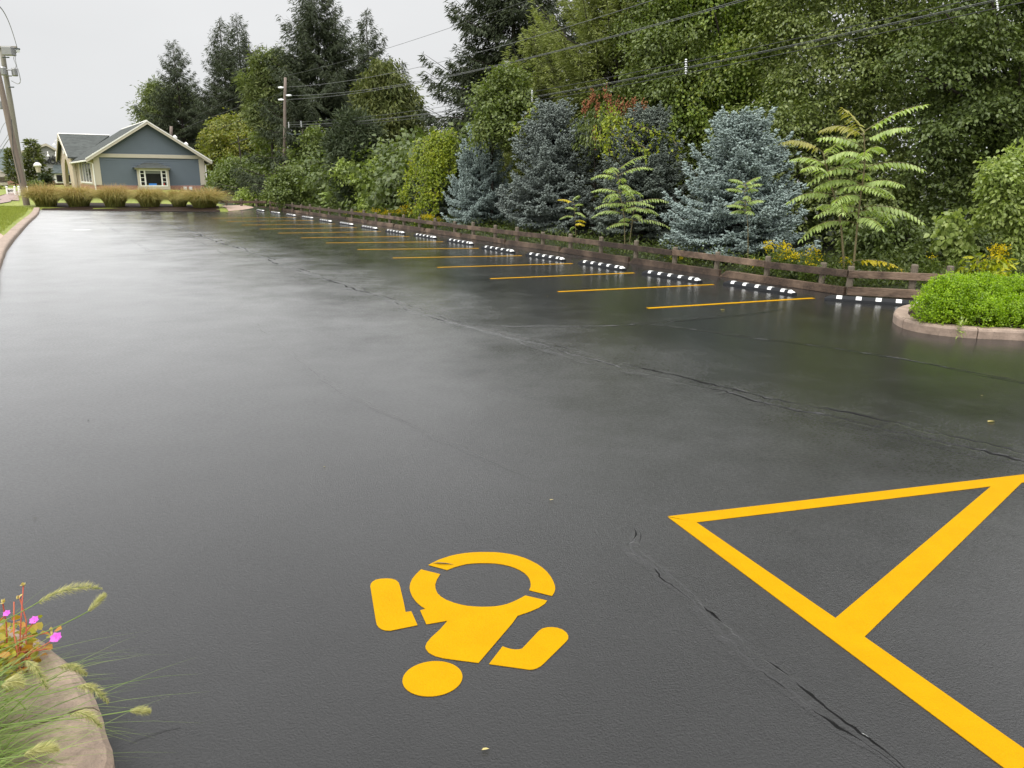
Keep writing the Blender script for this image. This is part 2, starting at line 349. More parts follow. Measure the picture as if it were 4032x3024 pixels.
def conifer_arrays(rng, base, H, R, nbr, z0=.08, rise=.25, droop=.45, tipup=.25, hang=.0, tw=.3, dens=1., prof=.85, sec=.5, gaps=0., ang=(.6, 1.15), jd=.38, lv=(.62, 1.18)):
    base = np.asarray(base, float); P = []; D = []; B = []
    for i in range(nbr):
        f = (i+rng.random())/nbr; z = H*(z0+(1-z0)*f**.92); rz = R*max(1-f, 0)**prof+.04*R
        ln = rz*rng.uniform(*lv); a = i*2.399963+rng.normal()*.35
        if gaps and rng.random() < gaps: ln *= .55
        o = np.array([math.cos(a), math.sin(a), 0]); e = np.array([-o[1], o[0], 0])
        ri = rise+.45*f; dr = droop*(1-.75*f)
        path = lambda t: base+ZZ*z+o*ln*t[:, None]+ZZ*(ln*(ri*t-dr*t**2+tipup*t**4))[:, None]
        B.append((path(np.linspace(0, 1, 5)), max(.01, .011*ln)))
        n = max(4, int(ln/tw*3.2*dens)); t = np.sort(rng.uniform(.12, 1, n)); p = path(t)
        for sd in (-1, 1, 0):
            sl = sec*ln*(1.02-t)**.8*rng.uniform(.5, 1.1, n)*(1-.15*t)+tw*.4
            an = rng.uniform(ang[0], ang[1], n) if sd else np.zeros(n)
            dd = o*np.cos(an)[:, None]+sd*e*np.sin(an)[:, None]
            mq = max(1, int(np.ceil((sl.max() if sd else tw)/tw*1.3)))
            for q in range(mq):
                s = (q+rng.random(n))*tw*.75; ok = s < sl
                if not ok.any(): continue
                pp = p+dd*s[:, None]*.92-ZZ*(hang*s*.55)[:, None]+arr(rng, n, tw*.14); P.append(pp[ok])
                D.append((nrm(dd+arr(rng, n, jd))-ZZ*hang*rng.uniform(.2, 1.5, (n, 1)))[ok])
        P.append(p[-1:]); D.append((o+ZZ*.3)[None])
    k = int(6+H)
    P.append(base+ZZ*np.linspace(H*.93, H*1.0, k)[:, None]); D.append(arr(rng, k, .5)+ZZ*1.)
    return np.concatenate(P), np.concatenate(D), B
def conifer(name, label, cat, base, H, R, nbr, mat, rng, group=None, tw=.3, wid=.09, spind=False, bark='bark', **kw):
    e = empty(name, base, label, cat, group)
    P, D, B = conifer_arrays(rng, base, H, R, nbr, tw=tw, **kw)
    mb = MB(); b = np.asarray(base, float)
    mb.tube([b+ZZ*H*t+np.array([math.sin(t*4), math.cos(t*5), 0])*.01*H for t in np.linspace(0, .99, 10)], [H*.013*(1.05-t)+.01 for t in np.linspace(0, 1, 10)], 8)
    for pts, r in B: mb.tube(list(pts), [r, r*.8, r*.6, r*.4, r*.15], 4, cap=False)
    mb.build('trunk', M[bark], e, smooth=True)
    n = len(P); l = rng.uniform(.75, 1.3, n)*tw; w = rng.uniform(.75, 1.25, n)*wid
    if spind: V, Q = spindles(P, D+ZZ*.22, l, w)
    else: V, Q = quads_leaf(P, D, nrm(ZZ*.6+arr(rng, n, .8)), l, w, fold=.1, bend=.12)
    mesh_np('crown', V, [Q], M[mat], e)
    return e
def dup(root, loc, rz, sc, label, name=None):
    r = root.copy(); COL.objects.link(r); r.location = loc; r.rotation_euler = (0, 0, rz); r.scale = sc; r['label'] = label
    for ch in list(root.children):
        c = ch.copy(); COL.objects.link(c); c.parent = r
        for g in list(ch.children):
            d = g.copy(); COL.objects.link(d); d.parent = c
    return r
# ------------------------------------------------------------------ lot outline, ground
FC = gnd(3326, 1162)                       # fence bend post
FAR = FC+U2*47.0
FARC = gnd(1062, 822)
FD = nrm(FARC-FC)                          # fence run
KP = [gnd(*p) for p in ((158, 826), (150, 848), (112, 884), (62, 942), (26, 992), (0, 1066), (-60, 1210))]
KP += [KP[-1]+np.array(q) for q in ((-.5, -2.4, 0), (-1.7, -5.2, 0), (-4, -10, 0), (-6, -22, 0))]
LOT = [KP[0], gnd(560, 829), gnd(900, 833), FARC+np.array([.15, -.6, 0])]
LOT += [FC, FC+np.array([1.7, -.15, 0]), FC+np.array([9, -1.2, 0]), np.array([18, -14, 0]), KP[-1]]+KP[1:-1][::-1]
LOT = [np.array([p[0], p[1], 0.]) for p in LOT]
if sum(LOT[i][0]*LOT[(i+1) % len(LOT)][1]-LOT[i][1]*LOT[(i+1) % len(LOT)][0] for i in range(len(LOT))) < 0: LOT = LOT[::-1]
def poly_dist(X, Y):
    p = np.stack([X, Y], -1); best = np.full(X.shape, 1e9); ins = np.zeros(X.shape, bool); n = len(LOT)
    for i in range(n):
        a = LOT[i][:2]; b = LOT[(i+1) % n][:2]; ab = b-a
        t = np.clip(((p-a)@ab)/(ab@ab), 0, 1); best = np.minimum(best, np.linalg.norm(p-(a+t[..., None]*ab), axis=-1))
        c = ((a[1] > Y) != (b[1] > Y)) & (X < (b[0]-a[0])*(Y-a[1])/(b[1]-a[1]+1e-12)+a[0]); ins ^= c
    return np.where(ins, 0, best)
def gz(X, Y):
    X = np.asarray(X, float); Y = np.asarray(Y, float); d = poly_dist(X, Y)
    e = (X-FC[0])*V2[0]+(Y-FC[1])*V2[1]
    w = 1-sst((e-2.5)/5)
    return np.where(d <= 0, -.02, -.02+w*(.15*sst((d-.5)/.6)+.85*sst((d-1)/15)))
def onl(x, y):
    z = .2
    for _ in range(25): P = gnd(x, y, z) if z < CH-.05 else at(x, y, 80); z = .5*z+.5*float(gz(P[0], P[1]))
    return np.array([P[0], P[1], float(gz(P[0], P[1]))])
def gp(x, Y):
    """ground point in photo column x at depth Y"""
    P = at(x, 760, Y); return np.array([P[0], P[1], float(gz(P[0], P[1]))])
xs = np.concatenate([[-700, -300, -150], np.arange(-90, 50.1, .5), [90, 200, 600]]); ys = np.concatenate([[-200, -60], np.arange(-22, 150.1, .5), [220, 400, 900]])
GX, GY = np.meshgrid(xs, ys); GZ = gz(GX, GY); nx = len(xs)
idx = np.arange(len(ys)*nx).reshape(len(ys), nx); Q = np.stack([idx[:-1, :-1], idx[:-1, 1:], idx[1:, 1:], idx[1:, :-1]], -1).reshape(-1, 4)
cx = GX[:-1, :-1]+.25; cy = GY[:-1, :-1]+.25; e_ = (cx-FC[0])*V2[0]+(cy-FC[1])*V2[1]
g = mesh_np('ground', np.stack([GX, GY, GZ], -1).reshape(-1, 3), [Q], [M['lawn'], M['woodfloor']], midx=((e_ > -.3) & (cx > -60)).astype(int).ravel(), smooth=True)
tag(g, kind='structure')
mb = MB(); mb.add(LOT, [tuple(range(len(LOT)))]); o = mb.build('parking_lot', M['asphalt']); tag(o, kind='structure')
# kerbs (structure)
def offset_line(pts, d):
    out = []
    for i, p in enumerate(pts):
        t = nrm(pts[min(i+1, len(pts)-1)]-pts[max(i-1, 0)]); out.append(p+np.array([-t[1], t[0], 0])*d)
    return out
def smooth_line(pts, step=.4, closed=False):
    pts = [np.asarray(p, float) for p in pts]; out = []; n = len(pts)
    rngi = range(n if closed else n-1)
    for i in rngi:
        g_ = (lambda j: pts[j % n]) if closed else (lambda j: pts[min(max(j, 0), n-1)])
        p0, p1, p2, p3 = g_(i-1), g_(i), g_(i+1), g_(i+2); k = max(2, int(np.linalg.norm(p2-p1)/step))
        for j in range(k):
            t = j/k; out.append(.5*((2*p1)+(-p0+p2)*t+(2*p0-5*p1+4*p2-p3)*t*t+(-p0+3*p1-3*p2+p3)*t**3))
    if not closed: out.append(pts[-1])
    return out
def kerb_mesh(name, inner, w, h, mat, joint=1.2, closed=False, z0=-.02):
    """stone kerb: rounded nose profile swept along the line, open joints every so often"""
    mb = MB(); prof = [(0, z0), (0, h*.72), (w*.06, h*.9), (w*.16, h), (w*.86, h*1.0), (w, h*.96), (w, z0)]
    acc = 0; start = 0; L = inner; n = len(L); segs = []; cur = [0]
    for i in range(1, n):
        acc += np.linalg.norm(L[i]-L[i-1]); cur.append(i)
        if acc > joint: segs.append(cur); cur = [i]; acc = 0
    if len(cur) > 1: segs.append(cur)
    for sg in segs:
        V = []; jz = random.uniform(-.004, .004)
        for q, i in enumerate(sg):
            t = nrm(L[min(i+1, n-1)]-L[max(i-1, 0)]); nn = np.array([-t[1], t[0], 0]); p = L[i].copy()
            if q == 0: p = p+t*.006
            if q == len(sg)-1: p = p-t*.006
            V += [p+nn*(a+jz)+ZZ*(b+(jz if b > 0 else 0)) for a, b in prof]
        k = len(prof); m_ = len(sg)
        Fs = [(i*k+j, i*k+j+1, (i+1)*k+j+1, (i+1)*k+j) for i in range(m_-1) for j in range(k-1)]
        Fs += [tuple(range(k)), tuple(range((m_-1)*k, m_*k))[::-1]]
        mb.add(V, Fs)
    return tag(mb.build(name, mat), kind='structure')
kl = smooth_line(KP[::-1], .8)
kerb_mesh('kerb', kl, .32, .15, M['kerb'], 1.6)
# paved path and far paving
def sheet(name, pxs, mat, dz=.03, fn=onl):
    c = [fn(*p) for p in pxs]; ctr = np.mean(c, 0); V = []; n = len(c); Fs = []
    P = []
    for i in range(n):
        for t in (0, .25, .5, .75): P.append(c[i]*(1-t)+c[(i+1) % n]*t)
    for p in P: V.append([p[0], p[1], float(gz(p[0], p[1]))+dz])
    V2_ = [[(p[0]+ctr[0])/2, (p[1]+ctr[1])/2, 0] for p in P]; V += [[a, b, float(gz(a, b))+dz] for a, b, _ in V2_]; V.append([ctr[0], ctr[1], float(gz(ctr[0], ctr[1]))+dz])
    k = len(P); Fs = [(i, (i+1) % k, k+(i+1) % k, k+i) for i in range(k)]+[(k+i, k+(i+1) % k, 2*k) for i in range(k)]
    mb = MB(); mb.add(V, Fs); return tag(mb.build(name, mat, smooth=True), kind='structure')
sheet('brick_path', [(-260, 812), (-20, 806), (42, 796), (74, 778), (72, 769), (20, 765), (-260, 762)], M['brick_path'], .05)
sheet('side_path', [(-200, 935), (4, 925), (24, 940), (22, 965), (-2, 1010), (-200, 1080)], M['path'], .05)
sheet('mulch_bed', [(165, 800), (330, 800), (600, 803), (860, 812), (868, 836), (600, 834), (380, 832), (165, 829)], M['mulch'], .04)
sheet('far_path', [(872, 812), (960, 808), (1000, 818), (900, 829)], M['path'], .03)
# ------------------------------------------------------------------ seams and cracks in the asphalt (raised sealer ridges beside a fine open crack)
def seam(name, pts2212, w, h, crack=.006, rng=None, fade=True, step=.06):
    pts = [gnd(x*1.82278, y*1.82278) for x, y in pts2212]; L = smooth_line(pts, step); n = len(L)
    def n1(k, sm=True):
        c = rng.normal(size=n//k+3); x = np.arange(n)/k; i = x.astype(int); t = x-i; t = t*t*(3-2*t) if sm else t; return c[i]*(1-t)+c[i+1]*t
    jw, jc = n1(2, False)*.006+n1(6)*.012, n1(16); ed = [n1(1, False)*.05+n1(4)*.08 for _ in range(4)]; cw = [np.clip(n1(3, False)*.7+n1(12)*.8+.35, 0, 2.2) for _ in range(2)]; hz = [np.abs(n1(2, False)) for _ in range(3)]
    mb = MB(); V = []
    for i, p in enumerate(L):
        t = nrm(L[min(i+1, n-1)]-L[max(i-1, 0)]); nn = np.array([-t[1], t[0], 0]); fd = min(1, i/10, (n-1-i)/10) if fade else 1
        ww = w*(1+.25*jc[i])*max(.2, fd); c0, c1 = crack*cw[0][i]*max(.15, fd), crack*.8*cw[1][i]*max(.1, fd); a, b = -.42+ed[0][i], .42+ed[1][i]
        q = [-1+ed[2][i], a-.16, a, a, a+.16, b-.16, b, b, b+.16, 1+ed[3][i]]; z = [0, h*.5*hz[0][i], 0, 0, h*(.5+.5*hz[1][i]), h*(.5+.5*hz[1][i]), 0, 0, h*.5*hz[2][i], 0]
        for k in range(10):
            x = q[k]*ww+jw[i]
            if k in (2, 3): x += (-.5 if k == 2 else .5)*c0
            if k in (6, 7): x += (-.5 if k == 6 else .5)*c1
            V.append(p+nn*x+ZZ*(.0012+max(0, z[k])*fd))
    F1 = [(i*10+j, (i+1)*10+j, (i+1)*10+j+1, i*10+j+1) for i in range(n-1) for j in range(9)]
    mb.add(V, F1); mb.m = [1 if (q % 9) in (2, 6) else 0 for q in range(len(F1))]
    return tag(mb.build(name, [M['asphalt'], M['crack']]), kind='structure')
rg = np.random.default_rng(3)
seam('pavement_seam', [(330, 476), (378, 490), (440, 510), (545, 545), (620, 575), (700, 600), (780, 625), (850, 650), (930, 683), (1060, 715), (1200, 750), (1300, 780), (1480, 822), (1600, 851), (1700, 875), (1900, 916), (2212, 988), (2400, 1030)], .2, .005, .032, rg)
seam('pavement_seam', [(1369, 1125), (1373, 1160), (1378, 1192), (1438, 1238), (1511, 1311), (1568, 1364), (1624, 1421), (1697, 1477), (1782, 1546), (1863, 1603), (1948, 1659), (2030, 1716)], .06, .004, .014, rg, step=.03)
seam('pavement_seam', [(1000, 700), (1180, 757), (1330, 797), (1500, 836)], .1, .003, .012, rg)
seam('pavement_seam', [(1040, 706), (1200, 704), (1320, 703), (1440, 695), (1560, 684), (1700, 668)], .1, .004, .004, rg)
seam('pavement_seam', [(1370, 697), (1470, 708), (1600, 726), (1750, 744), (1870, 762), (2030, 790), (2212, 826), (2300, 845)], .09, .003, .008, rg)
seam('pavement_seam', [(280, 1603), (330, 1588), (390, 1570)], .012, .0015, .005, rg, step=.02)
seam('pavement_seam', [(540, 690), (620, 755), (720, 835), (860, 905), (1000, 965), (1160, 1040)], .05, .0012, .002, rg)
seam('pavement_seam', [(170, 455), (210, 475), (270, 510), (330, 545)], .1, .003, .006, rg)
seam('pavement_seam', [(378, 490), (500, 556), (545, 562), (640, 570), (700, 572)], .08, .002, .008, rg)
# ------------------------------------------------------------------ painted markings
PZ = .004
def paint_poly(mb, P, dz=PZ):
    mb.prism([np.array([p[0], p[1], .0015]) for p in P], (0, 0, dz-.0015))
Lft = [(2550, 1214), (2197.5, 1149), (1930.8, 1097.7), (1722, 1053), (1547, 1016), (1408, 982.6), (1284, 956.6), (1186, 936.5), (1096, 918), (1022.6, 902), (952, 886), (892, 872), (834, 859)]
Rgt = [(3203, 1174), (2809, 1120.6), (2497, 1074.7), (2254.5, 1038), (2054.5, 1007), (1885, 977.8), (1744.7, 952), (1612, 931), (1499.5, 912), (1406, 896), (1320, 882), (1237, 868), (1165, 856)]
ords = ['nearest', 'second', 'third', 'fourth', 'fifth', 'sixth', 'seventh', 'eighth', 'ninth', 'tenth', 'eleventh', 'twelfth', 'thirteenth', 'fourteenth']
rg = np.random.default_rng(11)
for i in range(13):
    a = gnd(*Lft[i]); b = gnd(*Rgt[i]); d = nrm(b-a); nn = np.array([-d[1], d[0], 0])*.05; mb = MB(); n = 14
    up_ = [a+(b-a)*q/n+nn*(1+rg.normal()*.05) for q in range(n+1)]; dn = [a+(b-a)*q/n-nn*(1+rg.normal()*.05) for q in range(n+1)]
    paint_poly(mb, dn+up_[::-1]); o = mb.build('parking_line', M['paint'])
    tag(o, 'thin yellow parking bay line, %s from the hedge island' % (ords[i] if i else 'first'), 'parking line', 'yellow parking bay lines')
c2 = lambda x, y: gnd(1300+x/2.011, 2050+y/2.011)
sym = empty('wheelchair_symbol', c2(1000, 800), 'yellow wheelchair symbol painted upside down on wet black asphalt', 'pavement marking')
el = [(810+238*math.cos(a)+0*math.sin(a), 1257+139*math.sin(a)-17*math.cos(a)) for a in np.linspace(0, 2*math.pi, 40, endpoint=False)]
body = [(720, 390), (872, 428), (845, 470), (832, 510), (835, 545), (850, 580), (880, 608), (920, 632), (980, 655), (1040, 671), (1090, 680), (1150, 685), (1200, 687), (1260, 686), (1310, 683), (1360, 675), (1400, 665), (1440, 650), (1480, 632), (1515, 614), (1545, 597), (1718, 637), (1700, 662), (1650, 695), (1580, 725), (1485, 757), (1440, 820), (1175, 1131), (1050, 1115), (900, 1095), (830, 1077), (780, 1050), (757, 1020), (754, 1000), (765, 972), (800, 930), (870, 866), (930, 797), (762, 825), (712, 715), (755, 703), (715, 678), (680, 645), (650, 605), (634, 565), (629, 535), (634, 500), (650, 465), (680, 428)]
arc = [(778, 355), (820, 333), (860, 314), (900, 300), (950, 284), (1000, 272), (1060, 262), (1120, 256), (1180, 253), (1240, 253), (1300, 254), (1360, 259), (1420, 268), (1480, 281), (1540, 300), (1590, 322), (1640, 348), (1685, 380), (1720, 412), (1745, 445), (1765, 480), (1780, 520), (1782, 545), (1775, 572), (1757, 600), (1575, 555), (1586, 530), (1588, 505), (1580, 470), (1565, 445), (1540, 420), (1500, 395), (1460, 377), (1420, 363), (1360, 350), (1300, 342), (1240, 340), (1180, 340), (1130, 342), (1080, 348), (1040, 357), (980, 374), (927, 395)]
foot = [(318, 525), (322, 505), (335, 488), (360, 473), (400, 464), (450, 462), (490, 465), (520, 475), (543, 495), (553, 525), (580, 640), (598, 728), (643, 722), (692, 832), (480, 875), (440, 874), (410, 866), (385, 850), (370, 830), (363, 805)]
arm = [(1258, 1140), (1365, 1000), (1395, 1011), (1430, 1021), (1460, 1025), (1490, 1025), (1520, 1018), (1650, 880), (1680, 859), (1720, 849), (1760, 848), (1800, 853), (1840, 868), (1870, 890), (1885, 915), (1885, 940), (1870, 960), (1700, 1128), (1670, 1155), (1640, 1172), (1610, 1182), (1580, 1185)]
for nm, pl in (('head', el), ('torso', body), ('wheel_arc', arc), ('foot', foot), ('arm', arm)):
    mb = MB(); paint_poly(mb, [c2(*q) for q in pl][::-1]); mb.build(nm, M['paint'], sym)
c3 = lambda x, y: gnd(2400+x/1.3554, 1800+y/1.3554)
ais = empty('access_aisle_marking', c3(310, 325), 'thick yellow access aisle outline with one diagonal stripe', 'pavement marking')
a0, a1 = c3(310, 318), c3(2212, 94); b0, b1 = c3(463, 350), c3(2035, 158)
d1 = nrm(a1-a0); e0, e1 = c3(310, 330), c3(2100, 1659); d2 = nrm(e1-e0); f0, f1 = c3(463, 350), c3(2212, 1560); d3 = nrm(f1-f0)
mb = MB(); pts = [a0, a1, a1+d1*1.6, b1+nrm(b1-b0)*2.05, b1, b0]; paint_poly(mb, pts[::-1]); mb.build('border_line', M['paint'], ais)
g0, g1 = c3(1205, 862), c3(1360, 962)
mb = MB(); pts = [c3(313, 323), e1, e1+d2*1.5, f1+d3*1.8, f1, g1, g0, f0]; paint_poly(mb, pts, PZ+.0006); mb.build('border_line', M['paint'], ais)
mb = MB(); h0, h1 = c3(2035, 158), c3(2200, 138); paint_poly(mb, [g0, g1, h1, h0], PZ+.0003); mb.build('diagonal_stripe', M['paint'], ais)
mb = MB(); q0 = e1+d2*.2+d1*.95; dd = nrm(h0-g0); paint_poly(mb, [q0, q0+d2*.2, q0+d2*.2+dd*2.6, q0+dd*2.6], PZ+.0003); mb.build('diagonal_stripe', M['paint'], ais)
# fallen leaves
for (x, y, lb) in ((1560, 670, 'small pale fallen leaf beside the nearest parking line'), (2140, 913, 'small pale fallen leaf on dark wet asphalt right of the seam'), (945, 1219, 'thin brown fallen twig lying on the top of the yellow wheel arc'), (1046, 1625, 'tiny yellow leaf scrap below the wheelchair symbol'), (1190, 1083, 'faint pale leaf scrap above the wheelchair symbol')):
    c = gnd(x*1.82278, y*1.82278)+ZZ*.012; n = 1
    V, Q = quads_leaf(c[None]-np.array([[.03, 0, .004]]), np.array([[1., .3 if x != 945 else -.1, .1]]), np.array([[0, .2, 1.]]), .09 if x != 945 else .13, .045 if x != 945 else .012, True)
    if x in (1046, 1190): V = c+(V-c)*.35
    tag(mesh_np('fallen_leaf' if x != 945 else 'fallen_twig', V, [Q], M['dryleaf'] if x != 945 else M['bark_grey']), lb, 'fallen leaf' if x != 945 else 'twig')
rgl = R_L = np.random.default_rng(77)
for (x, y, lb) in ((2118, 856, 'tiny pale leaf scrap right of the seam near the right edge'), (1184, 640, 'tiny leaf scrap between the second and third parking lines'), (190, 909, 'dark leaf scrap on the pale asphalt far left'), (80, 1122, 'dark leaf scrap on the asphalt above the left planting'), (700, 1010, 'tiny leaf scrap in the middle of the pale wet asphalt')):
    c = gnd(x*1.82278, y*1.82278)+ZZ*.008; V, Q = quads_leaf(c[None], nrm(rgl.normal(size=(1, 3))*np.array([1, 1, .1])), np.array([[0, .1, 1.]]), .026, .016, True)
    tag(mesh_np('fallen_leaf', V, [Q], M['bark'] if 'dark' in lb else M['dryleaf']), lb, 'fallen leaf')
mk = gnd(323, 905); mb = MB(); paint_poly(mb, [mk+np.array(q) for q in ((-.35, -.1, 0), (.1, -.16, 0), (.42, -.05, 0), (.2, .12, 0), (-.1, .2, 0))]); tag(mb.build('paint_patch', M['white_mark']), 'small white paint patch on the far wet asphalt', 'paint patch')
# ------------------------------------------------------------------ wheel stops
def make_stop():
    L = 1.82; e = empty('wheel_stop', (0, 0, 0), '', 'wheel stop', 'black rubber wheel stops along the fence')
    def prof(x, s=1.):
        # cross section at x; ends slope down
        k = min(1, (L/2-abs(x))/.11); h = .045+.05*max(0, k); return [(-.078, .0), (-.07, min(.045, h)), (-.04, h), (.04, h), (.07, min(.045, h)), (.078, 0)]
    xs_ = [-L/2, -L/2+.02, -L/2+.11]; stripes = []
    for c in (-.66, -.33, 0, .33, .66): xs_ += [c-.047, c+.047]; stripes.append((c-.047, c+.047))
    xs_ += [L/2-.11, L/2-.02, L/2]; xs_ = sorted(set(round(x, 4) for x in xs_))
    mb = MB(); V = []
    for x in xs_: V += [(x, a, b) for a, b in prof(x)]
    Fs = []; mi = []
    for i in range(len(xs_)-1):
        mid = (xs_[i]+xs_[i+1])/2; w = any(a < mid < b for a, b in stripes) or abs(mid) > L/2-.10 and abs(mid) < L/2-.025 and mid > 0
        for j in range(5): Fs.append((i*6+j, (i+1)*6+j, (i+1)*6+j+1, i*6+j+1)); mi.append(1 if w and 0 < j < 4 else 0)
    Fs += [tuple(range(6)), tuple(range((len(xs_)-1)*6, len(xs_)*6))[::-1]]; mi += [0, 0]
    mb.add(V, Fs); mb.m = mi
    mb.build('body', [M['rubber'], M['white_mark']], e, bevel=.006)
    for x in (-.5, .5):
        b = MB(); b.lathe((x, 0, .0955), [(.016, 0), (.016, .004), (.008, .006)], 10); b.build('bolt', M['rubber'], e)
    return e
stop_px = [((3284, 1180), (3640, 1208)), ((2853, 1121), (3128, 1158)), ((2538, 1080), (2751, 1108)), ((2284, 1035), (2458, 1064)), ((2075, 1003), (2222, 1028))]
st0 = make_stop(); sd = None
s6 = [((1898, 974), (2027, 997)), ((1764, 948), (1860, 963)), ((1625, 924), (1726, 942)), ((1518, 905), (1596, 925)), ((1420, 888), (1491, 909)), ((1333, 873), (1397, 894)), ((1254, 863), (1312, 879)), ((1186, 850), (1237, 866)), ((1123, 840), (1170, 856)), ((1062, 832), (1109, 845)), ((1005, 823), (1047, 836))]
allst = stop_px+s6
for i, (a, b) in enumerate(allst):
    A = gnd(a[0], a[1]+3); B = gnd(*b); c = (A+B)/2; 
    c = np.array([c[0], c[1], 0.001])
    lb = 'black rubber wheel stop with white blocks, %s along the fence from the hedge island' % (ords[i] if i and i < 14 else 'first' if i == 0 else 'fifteenth' if i == 14 else 'last')
    if i == 0: o = st0; o.location = c; o['label'] = lb
    else: o = dup(st0, c, 0, (1, 1, 1), lb)
    d = B-A; o.rotation_euler = (0, 0, math.atan2(d[1], d[0]) if i < 1 else math.atan2(-FD[1], -FD[0])+random.uniform(-.02, .02))
# ------------------------------------------------------------------ fences
def fence_post(x, y, h, par, ax, w=.115):
    mb = MB(); r = random.uniform(-.012, .012); p = np.array([x, y, 0])
    V = []
    for z, s in ((-.1, 1), (h-.02, 1), (h, .82)):
        for a in range(8):
            an = math.pi/8+a*math.pi/4; q = ax[0]*math.cos(an)*w*.56*s+ax[1]*math.sin(an)*w*.56*s; V.append(p+q+ZZ*(z+par_z)+np.array([r, r*.5, 0])*z)
    Fs = [(i*8+j, i*8+(j+1) % 8, (i+1)*8+(j+1) % 8, (i+1)*8+j) for i in range(2) for j in range(8)]+[tuple(range(16, 24))]
    mb.add(V, Fs); return mb.build('post', M['post_wood'], par)
par_z = 0
fen = empty('guard_fence', FC, 'long low brown timber guard fence running along the parking bays', 'fence')
px_posts = [1060, 1087, 1115, 1147, 1182, 1217, 1255, 1291, 1332, 1380, 1427, 1474, 1528, 1583, 1644, 1706, 1782, 1854, 1940, 2026, 2127, 2235, 2354, 2491, 2642, 2807, 3003, 3219]
fn = np.array([FD[1], -FD[0], 0])          # away from the lot
if fn@V2 < 0: fn = -fn
axf = (FD, fn, ZZ)
def fence_t(px): return along(FC, FD, px, 0, 60)
tpos = sorted([fence_t(p) for p in px_posts]+[0.0])
for t in tpos:
    p = FC+FD*t+fn*.10; fence_post(p[0], p[1], .57+random.uniform(-.035, .035), fen, (FD, fn))
def boards(T, z0, z1, off, par, base, d, nvec, name, slant=.0, thick=.045):
    for q in range(len(T)-1):
        a, b = T[q], T[q+1]; s = off+(.0025 if q % 2 else 0); j0 = random.uniform(-.012, .012); j1 = random.uniform(-.012, .012)
        P = [base+d*(a+.004)+ZZ*(z0+j0), base+d*(b-.004)+ZZ*(z0+j1), base+d*(b-.004-slant)+ZZ*(z1+j1), base+d*(a+.004+slant*0)+ZZ*(z1+j0)]
        mb = MB(); mb.prism([p+nvec*s for p in P], nvec*thick); mb.build(name, M['timber'], par, bevel=.006)
Tt = [0.]+[tpos[i] for i in range(2, len(tpos), 2)]
if Tt[-1] < tpos[-1]-.01: Tt.append(tpos[-1])
boards(Tt, .335, .475, -.01, fen, FC, FD, fn, 'top_rail')
Tb = list(np.arange(0, tpos[-1]-1, 3.3))+[tpos[-1]]
boards(Tb[:], .0, .155, -.05, fen, FC, FD, fn, 'bottom_board', slant=.22, thick=.09)
# bend to the right
ED = nrm(gnd(3600, 1176)-FC); en = np.array([-ED[1], ED[0], 0]); en = en if en[1] > 0 else -en
for t in (along(FC, ED, 3587, 0, 9), along(FC, ED, 3727, 0, 9), along(FC, ED, 3727, 0, 9)+1.5, along(FC, ED, 3727, 0, 9)+3.2, along(FC, ED, 3727, 0, 9)+5):
    p = FC+ED*t+en*.10; fence_post(p[0], p[1], .62+random.uniform(-.02, .02), fen, (ED, en))
boards([0.02, 2.55, 5.2, 8.5], .335, .475, -.012, fen, FC, ED, en, 'top_rail'); boards([0.03, 2.4, 5.2, 8.5], 0, .16, -.05, fen, FC, ED, en, 'bottom_board', thick=.09)
GD = nrm(np.array([-1, -.02, 0])); gn_ = np.array([0, 1., 0]); G0 = FARC+GD*.2
fe2 = empty('guard_fence', G0, 'short timber fence at the far end of the lot beside the tall grasses', 'fence')
for px in (1010, 950, 890):
    t = along(G0, GD, px, 0, 12); p = G0+GD*t+gn_*.1; fence_post(p[0], p[1], .66, fe2, (GD, gn_), .15)
tt = along(G0, GD, 868, 0, 14); boards([0.0, tt*.5, tt], .36, .53, -.01, fe2, G0, GD, gn_, 'top_rail'); boards([0.0, tt*.5, tt], 0, .14, -.05, fe2, G0, GD, gn_, 'bottom_board', thick=.09)
# ------------------------------------------------------------------ near island with boxwood hedge
isl = [gnd(*p) for p in ((4120, 1346), (3985, 1339), (3802, 1331), (3659, 1316), (3573, 1299), (3524, 1277), (3516, 1256), (3548, 1236), (3640, 1222), (3800, 1212))]
isl.append(isl[-1]+np.array([1.2, .0, 0])); isl = [isl[0]+np.array([1.6, -.15, 0])]+isl
il = smooth_line(isl, .12)
il = il[::-1]
cI = np.mean(il, 0)
# orientation: profile must grow towards the island's inside
t_ = nrm(il[len(il)//2+1]-il[len(il)//2-1]); inw = np.array([-t_[1], t_[0], 0])
if inw@(cI-il[len(il)//2]) < 0: il = il[::-1]
kerb_mesh('kerb', il, .2, .15, M['kerb'], 1.05)
mb = MB(); inn = offset_line(il, .1); mb.add([p+ZZ*.1 for p in inn], [tuple(range(len(inn)))]); tag(mb.build('island_soil', M['mulch']), kind='structure')
rg = np.random.default_rng(21)
hb = at(3950, 1290, 11.3); hb[2] = .1
he = empty('boxwood_hedge', hb, 'rounded bright green boxwood hedge inside the stone kerbed island', 'hedge')
hl = []
for x, y, r, dy in ((3735, 1185, 105, .0), (3650, 1215, 55, -.15), (3730, 1240, 80, -.2), (3700, 1160, 55, .1), (3850, 1190, 110, .15), (3990, 1200, 115, .2), (4130, 1205, 115, .2), (3860, 1250, 85, -.3), (4000, 1260, 85, -.35), (4130, 1260, 90, -.35), (3800, 1150, 62, .3), (3920, 1160, 60, .3), (4050, 1160, 60, .3), (3900, 1180, 100, .7), (4080, 1190, 100, .8), (4280, 1210, 110, .2), (3760, 1190, 90, .5)):
    c = at(x, y, 11.25+dy); c[2] = max(c[2], .26); hl.append((c, r/3000*11.4))
C, d = crown_pts(rg, hl, 7600, .14, .35)
